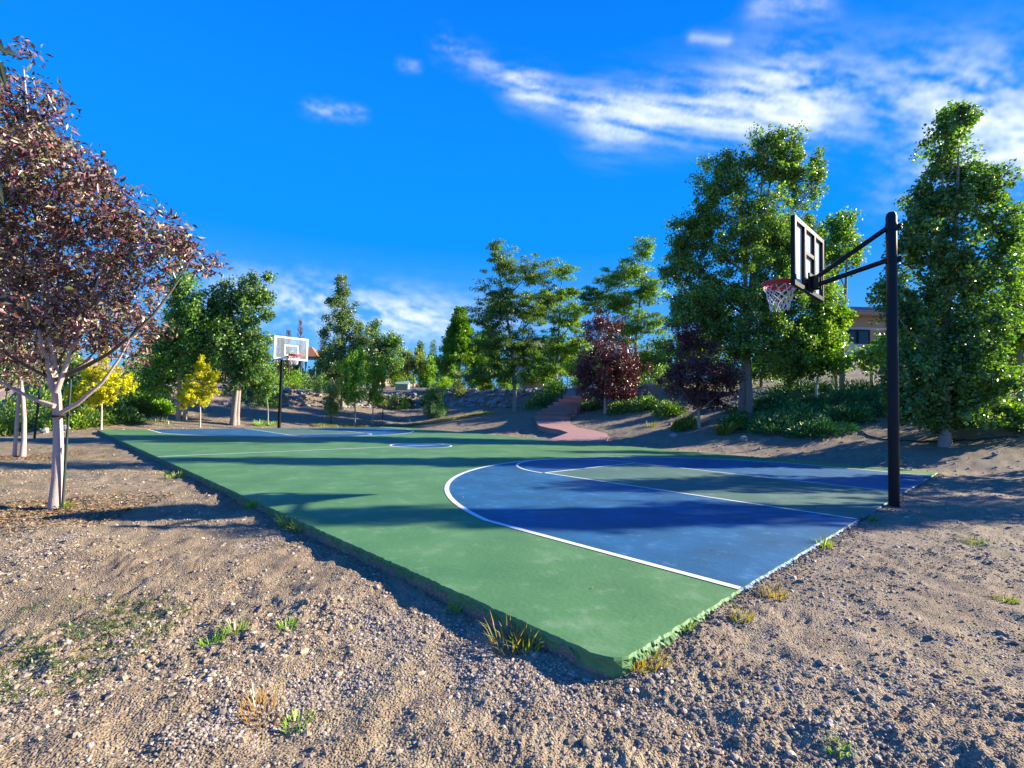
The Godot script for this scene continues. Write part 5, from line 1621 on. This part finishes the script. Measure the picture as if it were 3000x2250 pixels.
func scatter() -> void:
	# pebbles on the near dirt, thicker in the gravelly patches
	var xf := []
	var col := []
	var tries := 0
	while xf.size() < 120000 and tries < 700000:
		tries += 1
		var r := 1.0 + 11.0 * pow(rng.randf(), 1.35)
		var th := atan2(CF.x, -CF.z) + rng.randf_range(-0.87, 0.87)
		var v := CAM.x + sin(th) * r
		var u := -CAM.z + cos(th) * r
		if v > -0.05 and u > -0.05 and v < W and u < L: continue
		var dn := n2.get_noise_2d(v * 90.0 + 30.0, u * 90.0) + 0.35 * n1.get_noise_2d(v * 40.0, u * 40.0)
		if rng.randf() > sm(-0.3, 0.35, dn) + 0.22: continue
		var s := 0.0022 + 0.0075 * pow(rng.randf(), 4.0) + 0.018 * pow(rng.randf(), 30.0)
		s *= 1.0 + r * 0.03
		var b := Basis.from_euler(Vector3(rng.randf() * 0.5, rng.randf() * TAU, rng.randf() * 0.5)).scaled(Vector3(s, s * rng.randf_range(0.5, 0.9), s * rng.randf_range(0.7, 1.3)))
		xf.append(Transform3D(b, Vector3(v, terr(v, u) + s * 0.12, -u)))
		var k := rng.randf_range(0.5, 1.2)
		if rng.randf() < 0.2: k *= 1.75
		var w := rng.randf()
		col.append(Color(0.31 * k, (0.232 + 0.03 * w) * k, (0.155 + 0.06 * w) * k))
	# pale gravel washed together in strips
	for c in [[[1000, 1770], [1180, 1850], 0.22], [[1180, 1850], [1420, 1960], 0.26], [[1420, 1960], [1720, 2060], 0.2], [[700, 1605], [890, 1560], 0.08], [[520, 2170], [800, 2080], 0.14], [[800, 2080], [1080, 1960], 0.16], [[60, 1650], [220, 1560], 0.2]]:
		var g0 := ground_hit(c[0][0], c[0][1])
		var g1 := ground_hit(c[1][0], c[1][1])
		for k in 1100:
			var g := g0.lerp(g1, rng.randf())
			var v: float = g.x + rng.randfn(0.0, c[2] * 0.55)
			var u: float = -g.z + rng.randfn(0.0, c[2] * 0.55)
			if v > -0.06 and u > -0.06: continue
			var s := 0.004 + 0.008 * pow(rng.randf(), 2.5)
			xf.append(Transform3D(Basis.from_euler(Vector3(rng.randf() * 0.6, rng.randf() * TAU, rng.randf() * 0.6)).scaled(Vector3(s, s * 0.7, s * rng.randf_range(0.8, 1.3))), Vector3(v, terr(v, u) + s * 0.2, -u)))
			var q := rng.randf_range(0.5, 1.5)
			col.append(Color(0.31 * q, 0.255 * q, 0.21 * q))
	# crumbs of soil spilling over the near baseline edge
	for k in 5200:
		var v := rng.randf_range(0.0, W)
		var u := -absf(rng.randfn(0.0, 0.06)) - 0.012
		if k % 3 == 0:
			v = -absf(rng.randfn(0.0, 0.10)) - 0.02; u = rng.randf_range(0.0, 9.0)
		var s := rng.randf_range(0.004, 0.014)
		var y := terr(v, u)
		xf.append(Transform3D(Basis.from_euler(Vector3(rng.randf(), rng.randf() * TAU, rng.randf())).scaled(Vector3(s, s * 0.7, s)), Vector3(v, y + s * 0.2, -u)))
		var q := rng.randf_range(0.45, 1.15)
		col.append(Color(0.29 * q, 0.22 * q, 0.16 * q))
	swarm("gravel", rocks[0], M.pebble, xf, col, "loose pebbles and clods scattered over the near dirt", "gravel")
	# stones on the banks
	xf = []
	col = []
	for k in 5200:
		var v: float
		var u: float
		if k % 2 == 0:
			v = W + rng.randf_range(0.1, 6.5); u = rng.randf_range(-1.2, 18.0)
		else:
			v = rng.randf_range(-1.5, 17.0); u = L + rng.randf_range(0.1, 8.0)
		var s := 0.012 + 0.035 * pow(rng.randf(), 4.0)
		var b := Basis.from_euler(Vector3(rng.randf(), rng.randf() * TAU, rng.randf())).scaled(Vector3(s, s * 0.75, s))
		xf.append(Transform3D(b, Vector3(v, terr(v, u) + s * 0.25, -u)))
		var q := rng.randf_range(0.6, 1.3)
		col.append(Color(0.36 * q, 0.32 * q, 0.29 * q))
	swarm("bank_stones", rocks[2], M.pebble, xf, col, "small stones strewn over the sandy banks", "stones")
	# bark mulch and fallen leaves round the left trees
	var chip := MB.new()
	chip.leaf(Vector3(0, 0, -0.5), Vector3.BACK, Vector3.UP, 1.0, 0.42, Color.WHITE)
	xf = []
	col = []
	for c in [[ground_hit(160, 1490), 0.95, 4200], [ground_hit(66, 1338), 0.9, 2200]]:
		for k in c[2]:
			var a := rng.randf() * TAU
			var r: float = c[1] * pow(rng.randf(), 0.62) * (1.0 + 0.25 * sin(a * 3.0))
			var v: float = c[0].x + cos(a) * r * 1.15 - 0.12
			var u: float = -c[0].z + sin(a) * r - 0.25
			if v > -0.1: continue
			var s := rng.randf_range(0.02, 0.05)
			xf.append(Transform3D(Basis.from_euler(Vector3(rng.randf_range(-0.5, 0.5), rng.randf() * TAU, rng.randf_range(-0.6, 0.6))).scaled(Vector3.ONE * s), Vector3(v, terr(v, u) + 0.008, -u)))
			var q := rng.randf_range(0.5, 1.3)
			col.append(Color(0.30 * q, 0.20 * q, 0.11 * q))
	swarm("bark_mulch", chip.mesh(), M.dry, xf, col, "brown bark chips and dry leaves ringed round the left trees", "mulch")
	# dry leaf bits blown onto the court
	xf = []
	col = []
	for k in 150:
		var v := rng.randf_range(0.1, W - 0.1)
		var u := rng.randf_range(0.1, L - 0.5) if k % 2 == 0 else rng.randf_range(0.05, 4.0)
		var sz := rng.randf_range(0.008, 0.03)
		xf.append(Transform3D(Basis.from_euler(Vector3(rng.randf_range(-0.3, 0.3), rng.randf() * TAU, rng.randf_range(-0.3, 0.3))).scaled(Vector3.ONE * sz), Vector3(v, 0.009, -u)))
		var q := rng.randf_range(0.4, 1.5)
		col.append(Color(0.32 * q, 0.25 * q, 0.15 * q))
	swarm("leaf_litter", chip.mesh(), M.dry, xf, col, "tiny dry leaf bits blown onto the painted court", "leaf litter")
	# thin grass
	var gm := MB.new()
	for k in 3400:
		var c: Array = [[[200, 1840], 0.35], [[300, 1870], 0.3], [[150, 1950], 0.25], [[420, 1810], 0.22]][k % 4]
		var p: Vector3 = ground_hit(c[0][0], c[0][1]) if k < 4 else grass_c[k % 4]
		if k < 4: grass_c.append(p)
		var a := rng.randf() * TAU
		var r: float = c[1] * sqrt(rng.randf())
		var x := p.x + cos(a) * r
		var zz := p.z + sin(a) * r * 1.4
		if n2.get_noise_2d(x * 700.0, zz * 700.0) < -0.02: continue
		gm.blade(Vector3(x, terr(x, -zz) - 0.003, zz), (Vector3(rng.randf_range(-1, 1), 0.75, rng.randf_range(-1, 1))).normalized(), rng.randf_range(0.018, 0.045), 0.0045, 0.2, pick([Color(0.06, 0.13, 0.03), Color(0.09, 0.16, 0.04), Color(0.16, 0.18, 0.06)], 1.0))
	solo("grass_patch", gm, M.leaf, Vector3.ZERO, "thin short grass patches on the left dirt", "grass", "", "stuff")
	var gs := MB.new()
	for k in 9000:
		var t := rng.randf()
		var v := lerpf(8.0, 17.0, t)
		var u := 22.3 + 0.55 * sin(t * 3.0) + rng.randfn(0.0, 0.22) - t * 2.6
		if v > W and u < 13.0: continue
		if u < L + 0.15 and v < W + 0.2: continue
		gs.blade(Vector3(v, terr(v, u) - 0.01, -u), Vector3(rng.randf_range(-0.5, 0.5), 1, rng.randf_range(-0.5, 0.5)).normalized(), rng.randf_range(0.05, 0.16), 0.014, 0.2, pick([Color(0.22, 0.25, 0.05), Color(0.30, 0.29, 0.08), Color(0.14, 0.19, 0.05)], 1.0))
	solo("grass_strip", gs, M.leaf, Vector3.ZERO, "sunlit strip of pale grass running up the far bank", "grass", "", "stuff")
	var ls := MB.new()
	for k in 15000:
		var v := rng.randf_range(-9.0, 2.5)
		var u := rng.randf_range(22.5, 34.0)
		if n2.get_noise_2d(v * 60.0, u * 60.0) < -0.05: continue
		ls.blade(Vector3(v, terr(v, u) - 0.01, -u), Vector3(rng.randf_range(-0.6, 0.6), 1, rng.randf_range(-0.6, 0.6)).normalized(), rng.randf_range(0.1, 0.35), 0.02, 0.25, pick([Color(0.10, 0.16, 0.04), Color(0.18, 0.22, 0.06), Color(0.07, 0.12, 0.04)], 1.0))
	solo("slope_grass", ls, M.leaf, Vector3.ZERO, "rough green grass on the slope past the court's far left corner", "grass", "", "stuff")
	var lg := MB.new()
	for k in 5000:
		var v := rng.randf_range(-4.5, -0.3)
		var u := rng.randf_range(8.0, 15.5)
		if n1.get_noise_2d(v * 90.0, u * 90.0) < 0.03: continue
		lg.blade(Vector3(v, terr(v, u) - 0.004, -u), Vector3(rng.randf_range(-1, 1), 0.8, rng.randf_range(-1, 1)).normalized(), rng.randf_range(0.02, 0.06), 0.008, 0.2, pick([Color(0.13, 0.17, 0.05), Color(0.26, 0.23, 0.08), Color(0.09, 0.14, 0.04)], 1.0))
	solo("grass_patch", lg, M.leaf, Vector3.ZERO, "sparse dry grass between the two purple leaf trunks", "grass", "", "stuff")

var grass_c: Array = []
